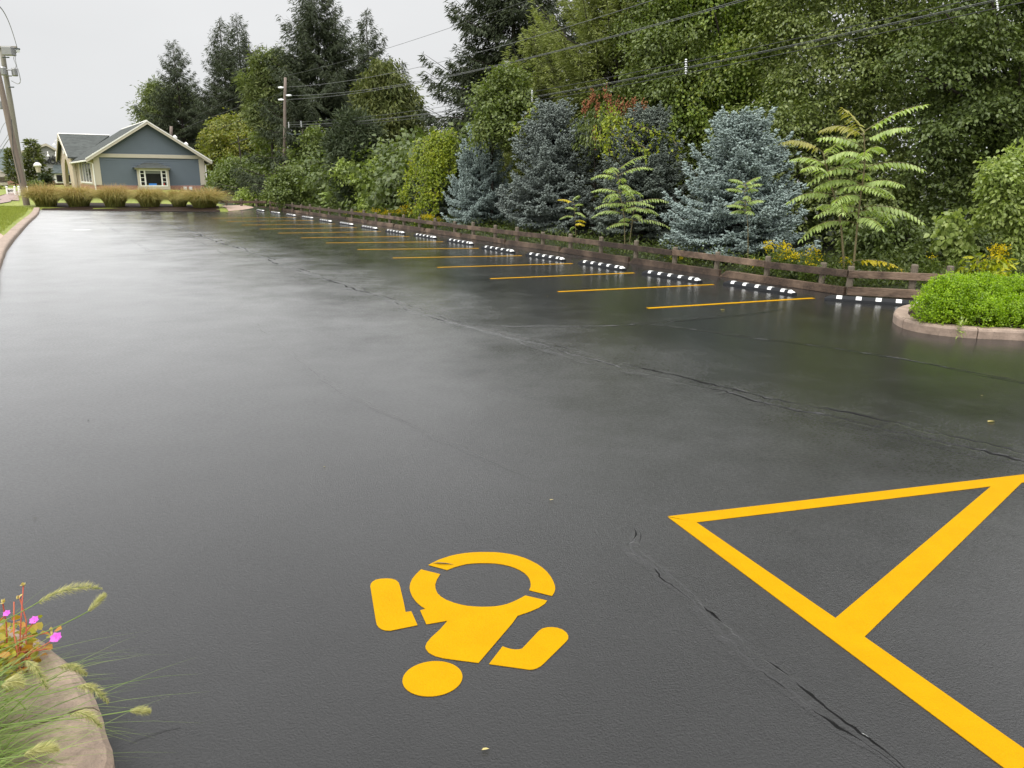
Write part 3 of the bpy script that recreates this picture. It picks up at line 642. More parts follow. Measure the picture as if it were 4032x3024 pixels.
ok = C[:, 2] > .12; C = C[ok]; d = d[ok]
n = len(C); D0 = nrm(d*.6+ZZ*.7+arr(rg, n, .3)); m = 11
s = rg.uniform(0, 1, (n, m, 1)); P = C[:, None]+D0[:, None]*(s*.075-.03)+rg.normal(size=(n, m, 3))*.016
D = D0[:, None]*.25+rg.normal(size=(n, m, 3))*.8; N = D0[:, None]*1.1+rg.normal(size=(n, m, 3))*.45
P = P.reshape(-1, 3); V, Q = quads_leaf(P, D.reshape(-1, 3), N.reshape(-1, 3), rg.uniform(.024, .036, n*m), rg.uniform(.017, .025, n*m), fold=.1, bend=.1)
mesh_np('foliage', V, [Q], M['hedge'], he)
mb = MB()
for k in range(26):
    a = hl[rg.integers(len(hl))][0]; b0 = np.array([a[0], a[1]+.05, .08]); mb.tube([b0, (b0+a)/2+arr(rg, 1, .04)[0], a], [.014, .01, .004], 5)
mb.build('stems', M['bark'], he)
wp = at(3780, 1325, 10.62); wp[2] = .02; we = empty('kerb_weed', wp, 'small leafy weed sprouting at the foot of the island kerb', 'weed')
C = np.repeat(wp[None], 26, 0)+rg.normal(size=(26, 3))*.03+ZZ*rg.uniform(.02, .24, (26, 1)); V, Q = quads_leaf(C, arr(rg, 26)+ZZ*.3, arr(rg, 26, .4)+ZZ, .075, .025, True); mesh_np('leaves', V, [Q], M['broad_light'], we)
# ------------------------------------------------------------------ planted bed at the bottom left
E0 = [gnd(x, y, .15) for x, y in ((120, 2475), (170, 2508), (214, 2543), (278, 2592), (343, 2667), (387, 2766), (407, 2846), (424, 3024))]
bedl = [E0[0]+np.array([-1.6, .42, 0]), E0[0]+np.array([-.7, .3, 0])]+E0+[E0[-1]+np.array([.02, -.5, 0]), E0[-1]+np.array([-.1, -1.3, 0]), E0[-1]+np.array([-.6, -2.2, 0])]
bl = [np.array([p[0], p[1], 0]) for p in smooth_line(bedl, .06)]
t_ = nrm(bl[len(bl)//2+1]-bl[len(bl)//2-1]); inw = np.array([-t_[1], t_[0], 0]); cb = np.array([-3.2, 2., 0])
if inw@(cb-bl[len(bl)//2]) < 0: bl = bl[::-1]
kerb_mesh('kerb', bl, .34, .15, M['kerb_wet'], 1.35)
mb = MB(); inn = offset_line(bl, .2); mb.add([p+ZZ*.12 for p in inn], [tuple(range(len(inn)))]); tag(mb.build('bed_soil', M['mulch']), kind='structure')
rg = np.random.default_rng(31)
def ribbon(paths, W, taper=1.3, twist=None):
    """paths (n,k,3) -> thin folded blades"""
    n, k, _ = paths.shape; T = np.gradient(paths, axis=1); Sd = nrm(np.cross(T, ZZ+rg.normal(size=(n, 1, 3))*.35)); t = np.linspace(0, 1, k)[None, :, None]
    w = np.asarray(W).reshape(n, 1, 1)*np.clip((1-t**taper), .03, 1)*.5; nn = np.cross(Sd, nrm(T))
    V = np.stack([paths-Sd*w+nn*w*.35, paths, paths+Sd*w+nn*w*.35], 2).reshape(-1, 3)
    b = (np.arange(n)*k*3)[:, None, None]+(np.arange(k-1)*3)[None, :, None]
    q = np.concatenate([b+np.array([0, 1, 4, 3]), b+np.array([1, 2, 5, 4])], 2).reshape(-1, 4); return V, q
def arch_blades(base, az, L, lean, drop, k=7):
    n = len(base); t = np.linspace(0, 1, k)[None, :, None]; o = np.stack([np.cos(az), np.sin(az), 0*az], 1)[:, None]
    L = L[:, None, None]; lean = lean[:, None, None]; drop = drop[:, None, None]
    return base[:, None]+o*L*(lean*t+.25*lean*t**2)+ZZ*L*(t*np.sqrt(np.clip(1-lean**2, .05, 1))-drop*t**2.2)
fg = empty('fountain_grass', (-2.25, 2.15, .12), 'green fountain grass with bristly seed plumes arching over the near kerb', 'ornamental grass')
n = 3400; base = np.array([-2.3, 1.98, .12])+rg.normal(size=(n, 3))*np.array([.17, .22, 0]); az = rg.normal(.05, .6, n); L = rg.uniform(.36, .72, n)*np.where(rg.random(n) < .03, 1.3, 1)
V, Q = ribbon(arch_blades(base, az, L, rg.uniform(.5, .97, n), rg.uniform(.15, .65, n)), rg.uniform(.0035, .0075, n)); mesh_np('blades', V, [Q], M['blade'], fg)
def plume(p0, p1, sag, rad, par, stem_from):
    p0 = np.asarray(p0); p1 = np.asarray(p1); m = 620; t = rg.uniform(0, 1, m); ax = p1-p0; Lp = np.linalg.norm(ax)
    P = p0+ax*t[:, None]+ZZ*(sag*4*t*(1-t))[:, None]; ph = rg.uniform(0, 6.28, m); a = nrm(np.cross(ax, [.2, .1, 1.])); b = nrm(np.cross(ax, a))
    out = a*np.cos(ph)[:, None]+b*np.sin(ph)[:, None]; pr = np.sin(np.pi*np.clip(t*.9+.08, 0, 1))**.6
    V, Q = quads_leaf(P, nrm(ax)*.75+out*.9, out+arr(rg, m, .3), rad*.85*pr*rg.uniform(.7, 1.9, m), .0014, fold=.1); mesh_np('seed_plume', V, [Q], M['plume'], par)
    mb = MB(); s = np.asarray(stem_from); q = [s, s*.5+p0*.5+ZZ*.09, p0*.9+s*.1+ZZ*.015, p0]; q = smooth_line(q, .06); q += [p0+ax*u+ZZ*(sag*4*u*(1-u)) for u in (.25, .5, .75, .97)]
    mb.tube(q, .0022, 5); mb.build('stem', M['blade'], par)
ro = lambda: np.array([-2.42, 2.0, .13])+arr(rg, 1, .1)[0]*np.array([1, 1, 0])
for (x0, y0, z0, x1, y1, z1, sg, rd) in ((150, 2372, .5, 400, 2318, .48, .03, .030), (346, 2408, .44, 414, 2338, .46, .0, .024), (508, 2799, .27, 592, 2802, .25, .004, .022), (305, 2702, .33, 425, 2768, .27, .03, .026), (100, 2602, .42, 190, 2720, .33, .03, .026), (232, 2625, .34, 340, 2660, .3, .02, .024), (276, 2812, .33, 400, 2866, .27, .03, .026), (0, 2700, .5, 90, 2700, .47, .02, .032), (90, 2975, .42, 230, 2955, .4, .015, .03)):
    plume(gnd(x0, y0, z0), gnd(x1, y1, z1), sg, rd, fg, ro())
ge = empty('geranium_plant', gnd(40, 2560, .15), 'reddish green geranium with magenta flowers in the near kerbed bed', 'flower plant')
n = 420; gc = gnd(30, 2570, .22); P = gc+np.clip(rg.normal(size=(n, 3)), -1.5, 1.5)*np.array([.13, .11, .05]); P[:, 0] -= .09
V, Q = quads_leaf(P, arr(rg, n)*np.array([1, 1, .4])+ZZ*.25, arr(rg, n, .5)+ZZ, rg.uniform(.025, .05, n), rg.uniform(.022, .045, n), True); mesh_np('leaves', V, [Q], M['ger_leaf'], ge)
mb = MB()
for (x, y, z) in ((138, 2445, .36), (222, 2512, .33), (30, 2415, .38), (75, 2345, .42), (55, 2370, .4), (190, 2490, .3), (92, 2305, .45), (10, 2370, .42), (160, 2560, .27), (120, 2590, .25), (185, 2555, .25)):
    c = gnd(x, y, z); b0 = gc+arr(rg, 1, .06)[0]*np.array([1, 1, .1])-ZZ*.05; mb.tube([b0, (b0+c)/2+ZZ*.03+arr(rg, 1, .012)[0], c], .0028, 5)
mb.build('stems', M['ger_red'], ge)
for (x, y, z, s) in ((136, 2443, .36, 1), (222, 2512, .33, 1.25), (28, 2416, .38, .8)):
    c = gnd(x, y, z); n = 6; a = np.arange(n)*6.283/n; D = np.stack([np.cos(a), np.sin(a)*.6, .25+.45*np.sin(a)], 1); V, Q = quads_leaf(np.repeat(c[None], n, 0), D, np.array([[0, -.75, .65]]).repeat(n, 0), .021*s, .02*s, True, bend=-.1)
    mesh_np('flower', V, [Q], M['magenta'], ge)
for x, y, z in ((75, 2345, .42), (200, 2485, .3), (15, 2372, .42), (75, 2640, .22), (92, 2305, .45)):
    c = gnd(x, y, z); V, Q = quads_leaf(np.repeat(c[None], 6, 0), arr(rg, 6)+ZZ*.4, arr(rg, 6), .017, .014, True); mesh_np('bud', V, [Q], M['dryleaf'], ge)
# ------------------------------------------------------------------ tall grasses at the far edge
def reed_clump(i, xpx, half, ytop, Y, lab, seed):
    r = np.random.default_rng(seed); b = gp(xpx, Y); H = at(xpx, ytop, Y)[2]-b[2]; R = 1.4*half/F_*Y
    e = empty('tall_grass_clump', b, lab, 'ornamental grass', 'tall grass clumps along the far edge')
    n = 2200; rr = R*.34*np.sqrt(r.random(n)); a0 = r.uniform(0, 6.283, n); base = b+np.stack([rr*np.cos(a0), rr*np.sin(a0), 0*rr-.03], 1)
    az = a0+r.normal(size=n)*.7; k = 7; t = np.linspace(0, 1, k)[None, :, None]; o = np.stack([np.cos(az), np.sin(az), 0*az], 1)[:, None]
    q = r.uniform(.1, 1.0, n)**.8; hh = (1.38*H*r.uniform(.62, 1.1, n)*(1-.15*q))[:, None, None]; rc = (R*q*r.uniform(.75, 1.15, n))[:, None, None]; dr = (.12+.62*q**1.4*r.uniform(.5, 1.3, n))[:, None, None]
    path = base[:, None]+o*rc*t**1.6+ZZ*hh*(1.3*t-.3*t**2-dr*t**4)
    global rg
    rg = r; V, Q = ribbon(path, np.full(n, .022), 1.6); return mesh_np('blades', V, [Q], M['reed'], e)
rl = [(175, 72, 727, 52.0, 'tawny grass clump nearest the leaning pole'), (305, 72, 730, 52.0, 'tawny grass clump below the house porch, broad and dense'), (448, 70, 730, 52.0, 'tawny grass clump left of the bay window'), (585, 68, 738, 52.0, 'tawny grass clump straight below the bay window'), (702, 48, 745, 52.4, 'narrower tawny grass clump right of the bay window'), (800, 82, 742, 51.6, 'widest tawny grass clump at the right end next to the timber fence')]
for i, (x, hw, yt, Y, lb) in enumerate(rl): reed_clump(i, x, hw, yt, Y, lb, 50+i)
# ------------------------------------------------------------------ buildings
def siding(name, c, course=.13, var=.12):
    t = NT(name); z = t.n('SeparateXYZ', {0: t.pos()}).outputs[2]; f = t.math('FRACT', t.math('DIVIDE', z, course))
    n = t.noise(t.obj(), 1.5, 4, .6); col = t.mix(n, tuple(x*(1-var) for x in c), tuple(x*(1+var) for x in c))
    return t.fin(Base_Color=col, Roughness=.5, Specular_IOR_Level=.3, Normal=t.bump(t.math('SUBTRACT', 1, f), 1, .05))
M['siding'] = simple('blue_siding', (.108, .135, .158), .5, .1, 1.2); M['siding_grey'] = siding('grey_siding', (.27, .27, .25), .2); M['siding_beige'] = siding('beige_siding', (.42, .38, .32), .2)
M['cream'] = simple('cream_trim', (.5, .45, .365), .55, .06, 2); M['stucco'] = simple('cream_stucco', (.5, .41, .3), .7, .08, 3); M['whitep'] = simple('white_trim', (.78, .76, .72), .45, .05, 3)
M['red'] = simple('red_plastic', (.5, .04, .03), .5); M['bluep'] = simple('blue_panel', (.03, .2, .6), .5); M['black'] = simple('black_letter', (.02, .02, .022), .5); M['blueletter'] = simple('blue_letter', (.09, .16, .42), .5)
def shingle(name, c):
    t = NT(name); o = t.obj(); n = t.noise(o, 3.5, 6, .75); z = t.n('SeparateXYZ', {0: t.pos()}).outputs[2]; f = t.math('FRACT', t.math('DIVIDE', z, .09))
    v = t.n('TexVoronoi', {'Vector': t.maps(o, (3, 3, 9)), 'Scale': 1.}).outputs['Color']; vv = t.n('SeparateColor', {0: v}).outputs[0]
    col = t.mix(t.math('ADD', t.math('MULTIPLY', n, .5), t.math('MULTIPLY', vv, .5)), tuple(x*.6 for x in c), tuple(x*1.45 for x in c))
    return t.fin(Base_Color=col, Roughness=.9, Specular_IOR_Level=.12, Normal=t.bump(t.math('SUBTRACT', 1, f), 1, .02))
M['roof'] = shingle('grey_shingle', (.064, .07, .066)); M['roof2'] = shingle('slate_shingle', (.1, .118, .115))
def brickm():
    t = NT('red_brick'); b = t.n('TexBrick', {'Vector': t.maps(t.pos(), (1, 1, 1), (math.radians(90), 0, 0)), 'Color1': (.3, .1, .06, 1), 'Color2': (.36, .13, .08, 1), 'Mortar': (.35, .28, .24, 1), 'Scale': 1., 'Mortar Size': .012, 'Brick Width': .22, 'Row Height': .075})
    return t.fin(Base_Color=b.outputs[0], Roughness=.8)
M['brick'] = brickm()
def glassm():
    t = NT('dark_window_glass'); n = t.noise(t.obj(), .9, 2); return t.fin(Base_Color=t.mix(n, (.012, .012, .013), (.03, .03, .03)), Roughness=.04, Specular_IOR_Level=.6)
M['glass'] = glassm(); M['blind'] = simple('grey_blind', (.2, .21, .19), .6); M['metal'] = simple('grey_metal', (.3, .3, .3), .4, .2, 3, metal=.6); M['metal_dark'] = simple('dark_metal', (.03, .045, .045), .4); M['porcelain'] = simple('pale_insulator', (.75, .76, .78), .25)
HA = at(385, 757, 66.0); HA[2] -= .0; zb = HA[2]; W = along(HA, V2, 812, 0, 40); HP = lambda s, v, z: HA+U2*s+V2*v+ZZ*(z)
zt = lambda px, py, Y=66.: at(px, py, Y)[2]-zb
eave = zt(372, 617); peakv = W*.5; pk = HP(0, peakv, 0)
pkY = pk[1]; peakz = at(570, 486, pkY)[2]-zb
DEP = 15.0
hs = empty('office_house', HA, 'single storey blue sided office house with grey gable roof and cream trim', 'house')
mb = MB(); b0 = .55
mb.prism([HP(0, 0, b0), HP(0, W, b0), HP(0, W, eave), HP(0, W/2, peakz-.1), HP(0, 0, eave)], U2*DEP); mb.build('wall', M['siding'], hs)
mb = MB(); bh = .17; z = b0
while z < peakz-.35:
    z1 = z+bh; vr = lambda q: max(0., (q-eave)/sl_r) if q > eave else 0.
    sl_r = (peakz-eave)/(W/2); a0, a1 = vr(z), vr(z1)
    mb.add([HP(-.035, a0, z), HP(-.035, W-a0, z), HP(-.004, W-a1, z1), HP(-.004, a1, z1), HP(0, a0, z), HP(0, W-a0, z)], [(0, 1, 2, 3), (4, 5, 1, 0)]); z = z1
mb.build('clapboards', M['siding'], hs)
mb = MB(); mb.prism([HP(-.06, -.05, -1.), HP(-.06, W+.06, -1.), HP(-.06, W+.06, b0), HP(-.06, -.05, b0)], U2*(DEP+.1)); mb.build('brick_base', M['brick'], hs)
mb = MB(); mb.box(HP(-.045, W/2, eave+.12), (W+.1, .1, .3), (V2, U2, ZZ)); mb.build('frieze_board', M['cream'], hs, bevel=.01)
for v in (.18, W-.18):
    mb = MB(); mb.box(HP(-.045, v, (b0+eave)/2), (.46, .1, eave-b0-.08), (V2, U2, ZZ)); mb.build('corner_board', M['cream'], hs, bevel=.01)
ov = .55; ovh = .45; sl = (peakz-eave)/(W/2); rz = lambda v: eave+sl*min(v+0, W-v)+.02
mb = MB(); th = .16
for sgn in (0, 1):
    vv = (lambda v: v) if not sgn else (lambda v: W-v)
    q = [HP(-ovh, vv(-ov), eave-sl*ov+.04), HP(-ovh, W/2, peakz+.04), HP(DEP+.3, W/2, peakz+.04), HP(DEP+.3, vv(-ov), eave-sl*ov+.04)]
    mb.prism(q, ZZ*th)
mb.build('roof', M['roof'], hs)
for sgn in (0, 1):
    vv = (lambda v: v) if not sgn else (lambda v: W-v)
    mb = MB(); q = [HP(-ovh-.05, vv(-ov-.05), eave-sl*ov-.1), HP(-ovh-.05, W/2, peakz-.08), HP(-ovh-.05, W/2, peakz+.16), HP(-ovh-.05, vv(-ov-.05), eave-sl*ov+.17)]
    mb.prism(q, U2*.045); mb.build('rake_board', M['cream'], hs)
    mb = MB(); q = [HP(-ovh-.075, vv(-ov-.08), eave-sl*ov+.10), HP(-ovh-.075, W/2, peakz+.12), HP(-ovh-.075, W/2, peakz+.22), HP(-ovh-.075, vv(-ov-.08), eave-sl*ov+.22)]; mb.prism(q, U2*.12); mb.build('roof_edge', M['whitep'], hs)
    mb = MB(); q = [HP(-ovh-.02, vv(-ov), eave-sl*ov-.12), HP(-ovh-.02, vv(.0), eave-.12), HP(-ovh-.02, vv(.06), eave+.18), HP(-ovh-.02, vv(-ov), eave-sl*ov+.1)]; mb.prism(q, U2*.4); mb.build('eave_box', M['cream'], hs)
    mb = MB(); mb.box(HP(DEP/2-.1, vv(-ov-.07), eave-sl*ov+.02), (DEP+.5, .13, .14), (U2, V2, ZZ)); mb.build('gutter', M['whitep'], hs, bevel=.02)
    mb = MB(); mb.tube([HP(-.2, vv(-ov-.02), eave-sl*ov-.05), HP(-.12, vv(-.12), eave-.55), HP(-.12, vv(-.12), .15), HP(-.3, vv(-.2), .02)], .05, 6); mb.build('downspout', M['whitep'], hs)
# bay window
bx0 = along(HP(0, 0, 1.4), V2, 541, 0, 30); bx1 = along(HP(0, 0, 1.4), V2, 665, 0, 30); bw = bx1-bx0; bY = HP(0, (bx0+bx1)/2, 0)[1]
fl = along(HP(-.55, 0, 1.4), V2, 541, 0, 30); fr = along(HP(-.55, 0, 1.4), V2, 665, 0, 30); bx0, bx1 = fl-.02, fr+.02
zB, zT = at(600, 746, bY)[2]-zb, at(600, 668, bY)[2]-zb; bd = .55; rT = at(590, 640, bY)[2]-zb
bay = empty('x', HA, None, None); bay.name = 'bay_window'; bay.parent = hs; bay.location = (0, 0, 0)
def part(mb, nm, mat, **k):
    """a sub-part of the bay window (the bay stands at the house's origin)"""
    V = np.array(mb.v)-HA; mb.v = [tuple(q) for q in V]; o = mb.build(nm, mat, None, **k); o.parent = bay; return o
mb = MB(); mb.prism([HP(0, bx0, zB), HP(-bd, bx0, zB), HP(-bd, bx1, zB), HP(0, bx1, zB)], ZZ*.26); part(mb, 'sill', M['cream'])
mb = MB(); mb.prism([HP(0, bx0-.1, zT), HP(-bd-.08, bx0-.1, zT), HP(-bd-.08, bx1+.1, zT), HP(0, bx1+.1, zT)], ZZ*.12); part(mb, 'head_board', M['cream'])
mb = MB(); q = [HP(0, bx0-.25, zT+.12), HP(-bd-.28, bx0-.25, zT+.12), HP(-bd-.28, bx1+.25, zT+.12), HP(0, bx1+.25, zT+.12), HP(0, bx0+.75, rT), HP(-.15, bx0+.8, rT), HP(-.15, bx1-.8, rT), HP(0, bx1-.75, rT)]
mb.add(q, [(0, 1, 5, 4), (1, 2, 6, 5), (2, 3, 7, 6), (4, 5, 6, 7), (3, 2, 1, 0)]); part(mb, 'bay_roof', M['roof'])
fz0, fz1 = zB+.26, zT; fwid = fr-fl
for a, b in ((fl, fl+.16), (fr-.16, fr)): mb = MB(); mb.box(HP(-bd+.06, (a+b)/2, (fz0+fz1)/2), (.17, .12, fz1-fz0), (V2, U2, ZZ)); part(mb, 'casing', M['cream'])
mb = MB()
for a, wd in ((fl+.2, .08), (fl+.16+fwid*.17, .11), (fr-.16-fwid*.17, .11), (fr-.2, .08)): mb.box(HP(-bd+.03, a, (fz0+fz1)/2), (wd, .1, fz1-fz0), (V2, U2, ZZ))
for z in (fz0+.05, fz1-.05): mb.box(HP(-bd+.035, (fl+fr)/2, z), (fwid-.32, .085, .1), (V2, U2, ZZ))
for a in (fl+.18+fwid*.085, fr-.18-fwid*.085):
    for z in (.28, .52, .76): mb.box(HP(-bd+.045, a, fz0+(fz1-fz0)*z), (fwid*.14, .05, .045), (V2, U2, ZZ))
part(mb, 'window_frame', M['whitep'])
mb = MB(); mb.box(HP(-bd+.1, (fl+fr)/2, (fz0+fz1)/2), (fwid-.33, .02, fz1-fz0-.02), (V2, U2, ZZ)); part(mb, 'pane', M['glass'])
for v in (0, 1):
    a = fl+.02 if not v else fr-.02; mb = MB(); mb.box(HP(-bd/2+.06, a, (fz0+fz1)/2), (bd-.13, .03, fz1-fz0-.01), (U2, V2, ZZ)); part(mb, 'side_panel', M['siding'])
mb = MB(); mb.box(HP(-bd+.082, (fl+fr)/2, fz1-(fz1-fz0)*.13), (fwid*.56, .012, (fz1-fz0)*.22), (V2, U2, ZZ)); part(mb, 'blind', M['blind'])
mb = MB(); mb.box(HP(-bd+.08, (fl+fr)/2-.1, fz0+.17), (.62, .012, .16), (V2, U2, ZZ)); part(mb, 'blue_display_board', M['bluep'])
mb = MB(); mb.lathe(HP(-bd+.07, (fl+fr)/2+.8, fz0+.08), [(.05, 0), (.06, .1), (.03, .18), (.025, .22)], 8); part(mb, 'red_bottle', M['red'])
# cream side facing the drive
mb = MB(); mb.prism([HP(.05, -.03, b0+.0), HP(DEP-.1, -.03, b0), HP(DEP-.1, -.03, eave-.25), HP(.05, -.03, eave-.25)], -V2*.05); mb.build('side_cladding', M['stucco'], hs)
s0 = along(HP(0, 0, 1.5), U2, 366, 0, 30); s1 = along(HP(0, 0, 1.5), U2, 322, 0, 30)
wf = empty('x', HA, None, None); wf.name = 'window'; wf.parent = hs; wf.location = (0, 0, 0); bay_ = bay; bay = wf
mb = MB(); n_ = 4
for k in range(n_+1): mb.box(HP(s0+(s1-s0)*k/n_, -.1, 1.7), (.14, .1, 1.9), (U2, V2, ZZ))
for z in (.75, 2.65): mb.box(HP((s0+s1)/2, -.098, z), (s1-s0+.14, .1, .14), (U2, V2, ZZ))
part(mb, 'window_frame', M['whitep']); mb = MB(); mb.box(HP((s0+s1)/2, -.09, 1.7), (s1-s0, .03, 1.85), (U2, V2, ZZ)); part(mb, 'pane', M['glass']); bay = bay_
p0 = along(HP(0, 0, 1.8), U2, 312, 0, 30); 
PA = HP(p0, 0, 0); pd = along(PA, -V2, 297, 0, 12); PB = PA-V2*pd; pw = along(PB, U2, 253, 0, 20)
pz = at(269, 617, PB[1])[2]-zb; ppk = at(233, 531, (PB+U2*pw*.5)[1])[2]-zb; ppk = min(ppk, peakz-.3)
PQ = lambda s, v, z: PA+U2*s-V2*v+ZZ*z
mb = MB(); n_ = 12; ar0, ar1 = pw*.22, pw*.78; az0 = 2.05; rr = (ar1-ar0)/2; mid = (ar0+ar1)/2
arch = [PQ(ar0, pd, .0), PQ(ar0, pd, az0-rr)]+[PQ(mid-rr*math.cos(math.pi*k/n_), pd, az0-rr+rr*1.0*math.sin(math.pi*k/n_)*1.25) for k in range(1, n_)]+[PQ(ar1, pd, az0-rr), PQ(ar1, pd, 0)]
outl = [PQ(0, pd, 0)]+arch+[PQ(pw, pd, 0), PQ(pw, pd, pz), PQ(pw/2, pd, ppk-.15), PQ(0, pd, pz)]
mb.prism(outl, V2*.3); mb.build('porch_front', M['stucco'], hs)
mb = MB(); mb.prism([PQ(0, pd-.31, 0), PQ(0, 0, 0), PQ(0, 0, pz), PQ(0, pd-.31, pz)], U2*.25); mb.build('porch_side', M['stucco'], hs)
mb = MB(); mb.prism([PQ(pw, pd-.31, 0), PQ(pw, .0, 0), PQ(pw, 0, pz), PQ(pw, pd-.31, pz)], -U2*.25); mb.build('porch_side', M['stucco'], hs)
for z, hgt in ((1.85, .1),):
    mb = MB(); mb.box(PQ(-.02, pd*.5, z), (pd+.08, .06, hgt), (V2, U2, ZZ)); mb.build('string_course', M['cream'], hs)
for v in (.12, pd-.12): mb = MB(); mb.box(PQ(-.025, v, pz/2), (.24, .06, pz-.05), (V2, U2, ZZ)); mb.build('pilaster', M['cream'], hs)
mb = MB(); psl = (ppk-pz)/(pw/2); bk = W/2*(ppk-eave)/(peakz-eave)
for sgn in (0, 1):
    ss = (lambda s: s) if not sgn else (lambda s: pw-s)
    mb.prism([PQ(ss(-.55), pd+.32, pz-psl*.55), PQ(pw/2, pd+.32, ppk), PQ(pw/2, -bk, ppk), PQ(ss(-.55), -(pz-psl*.55-eave)/sl if pz > eave else .35, pz-psl*.55)], ZZ*.15)
mb.build('porch_roof', M['roof'], hs)
for sgn in (0, 1):
    ss = (lambda s: s) if not sgn else (lambda s: pw-s)
    mb = MB(); mb.prism([PQ(ss(-.6), pd+.33, pz-psl*.6-.12), PQ(pw/2, pd+.33, ppk-.16), PQ(pw/2, pd+.33, ppk+.2), PQ(ss(-.6), pd+.33, pz-psl*.6+.2)], -V2*.08); mb.build('rake_board', M['cream'], hs)
mb = MB(); mb.tube([PQ(pw/2, pd+.36, ppk+.17), PQ(pw/2, -bk, ppk+.17)], .07, 5); mb.build('ridge_cap', M['whitep'], hs)
mb = MB(); mb.tube([HP(-.45, W/2, peakz+.2), HP(DEP, W/2, peakz+.2)], .07, 5); mb.build('ridge_cap', M['whitep'], hs)
sg = PQ(pw*.5, pd+.04, (pz+ppk)/2-.15); mb = MB(); mb.prism([sg+U2*a*.85+ZZ*b for a, b in ((-.8, -.55), (.8, -.55), (1, 0), (.6, .5), (-.6, .5), (-1, 0))], -V2*.06); mb.build('gable_sign', M['whitep'], hs)
mb = MB()
for k in range(5): mb.box(sg-V2*.07+U2*(-.5+.25*k)+ZZ*(.12 if k % 2 else -.1), (.16, .02, .22), (U2, V2, ZZ))
mb.build('gable_lettering', M['blueletter'], hs)
mb = MB(); g0_ = PQ(pw*.4, pd+.1, ppk-.75); mb.tube([g0_, g0_-V2*.5+ZZ*.25, g0_-V2*.75+ZZ*.05, g0_-V2*.8-ZZ*.1], .025, 6); mb.lathe(g0_-V2*.8-ZZ*.3, [(.17, 0), (.13, .09), (.05, .18), (.03, .22)], 10); mb.build('gooseneck_lamp', M['whitep'], hs)
for px, py in ((692, 552), (733, 579)):
    v = along(HP(2.5, 0, 4), V2, px, 0, 30); c = HP(2.5, v, eave+sl*(W-v)-.1); mb = MB(); mb.lathe(c, [(.1, 0), (.1, .75), (.2, .76), (.2, .88), (.04, 1.05)], 10); mb.build('roof_vent', M['whitep'], hs)
for px in (728, 750):
    v = along(HP(0, 0, .3), V2, px, 0, 30); mb = MB(); mb.box(HP(-.12, v, .3), (.25, .14, .3), (V2, U2, ZZ)); mb.build('meter_box', M['whitep'], hs, bevel=.01)
# sign building behind
BY = 96.; bA = at(172, 745, BY); bz = bA[2]; bzt = lambda y: at(172, y, BY)[2]-bz
sb = empty('sign_building', bA, 'grey sided building with black wall lettering half hidden behind the blue house', 'building')
bw_ = along(bA, V2, 300, 0, 30); BP = lambda s, v, z: bA+U2*s+V2*v+ZZ*z
v0 = along(bA, V2, 138, -20, 0) if False else -1.6
be, bp_ = bzt(600), bzt(574); vp = along(bA+ZZ*bp_, V2, 182, 0, 20)
mb = MB(); mb.prism([BP(0, v0, 0), BP(0, bw_, 0), BP(0, bw_, be-.9), BP(0, vp, bp_), BP(0, v0, be)], U2*12); mb.build('wall', M['siding_grey'], sb)
mb = MB(); mb.prism([BP(-.3, v0-.4, be-.25), BP(-.3, vp, bp_+.02), BP(-.3, vp, bp_+.3), BP(-.3, v0-.4, be+.05)], U2*12.5); mb.prism([BP(-.3, vp, bp_+.02), BP(-.3, bw_+.4, be-1.1), BP(-.3, bw_+.4, be-.8), BP(-.3, vp, bp_+.3)], U2*12.5); mb.build('roof', M['cream'], sb)
mb = MB(); mb.prism([BP(.5, v0-9, be-2.6), BP(.5, v0-.1, be-2.6), BP(5.5, v0-.1, be+.25), BP(5.5, v0-9, be+.25)], ZZ*.2); mb.build('side_roof', M['roof2'], sb)
mb = MB(); mb.box(BP(3.5, v0-4.4, (be-2.6)/2), (8.8, 5, be-2.6), (V2, U2, ZZ)); mb.build('side_wall', M['siding_beige'], sb)
mb = MB(); mb.prism([BP(-.05, v0-9, -.8), BP(-.05, bw_, -.8), BP(-.05, bw_, 1.), BP(-.05, v0-9, 1.)], U2*.3); mb.build('brick_base', M['brick'], sb)
def wall_text(txt, size, pxl, pyb, par, Y, mat, name, dirx=V2, off=.06, ext=.02):
    cu = bpy.data.curves.new(name, 'FONT'); cu.body = txt; cu.size = size; cu.extrude = ext; cu.offset = size*.035
    o = bpy.data.objects.new('t', cu); COL.objects.link(o); dg = bpy.context.evaluated_depsgraph_get(); me = bpy.data.meshes.new_from_object(o.evaluated_get(dg)); bpy.data.objects.remove(o)
    nrmv = np.cross(dirx, ZZ); P0 = np.asarray(pxl, float); co = np.empty(len(me.vertices)*3, np.float32); me.vertices.foreach_get('co', co); co = co.reshape(-1, 3)
    Wd = P0+co[:, :1]*dirx+co[:, 1:2]*ZZ+co[:, 2:3]*nrmv-np.array(par.location); me.vertices.foreach_set('co', Wd.astype(np.float32).ravel()); me.materials.clear(); me.materials.append(mat)
    r = bpy.data.objects.new(name, me); COL.objects.link(r); r.parent = par; return r
t1 = along(BP(-.1, 0, bzt(636)), V2, 193.5, 0, 20); z1_ = at(193, 631, BP(0, t1, 0)[1])[2]-bz; z2_ = at(190, 645, BP(0, t1, 0)[1])[2]-bz
t2 = along(BP(-.1, 0, 0), V2, 160, -10, 20)
wall_text('HILL', .78, BP(-.1, t1, z1_), 0, sb, BY, M['black'], 'wall_lettering'); wall_text('COMMON', .78, BP(-.1, t1-2.35, z2_), 0, sb, BY, M['black'], 'wall_lettering')
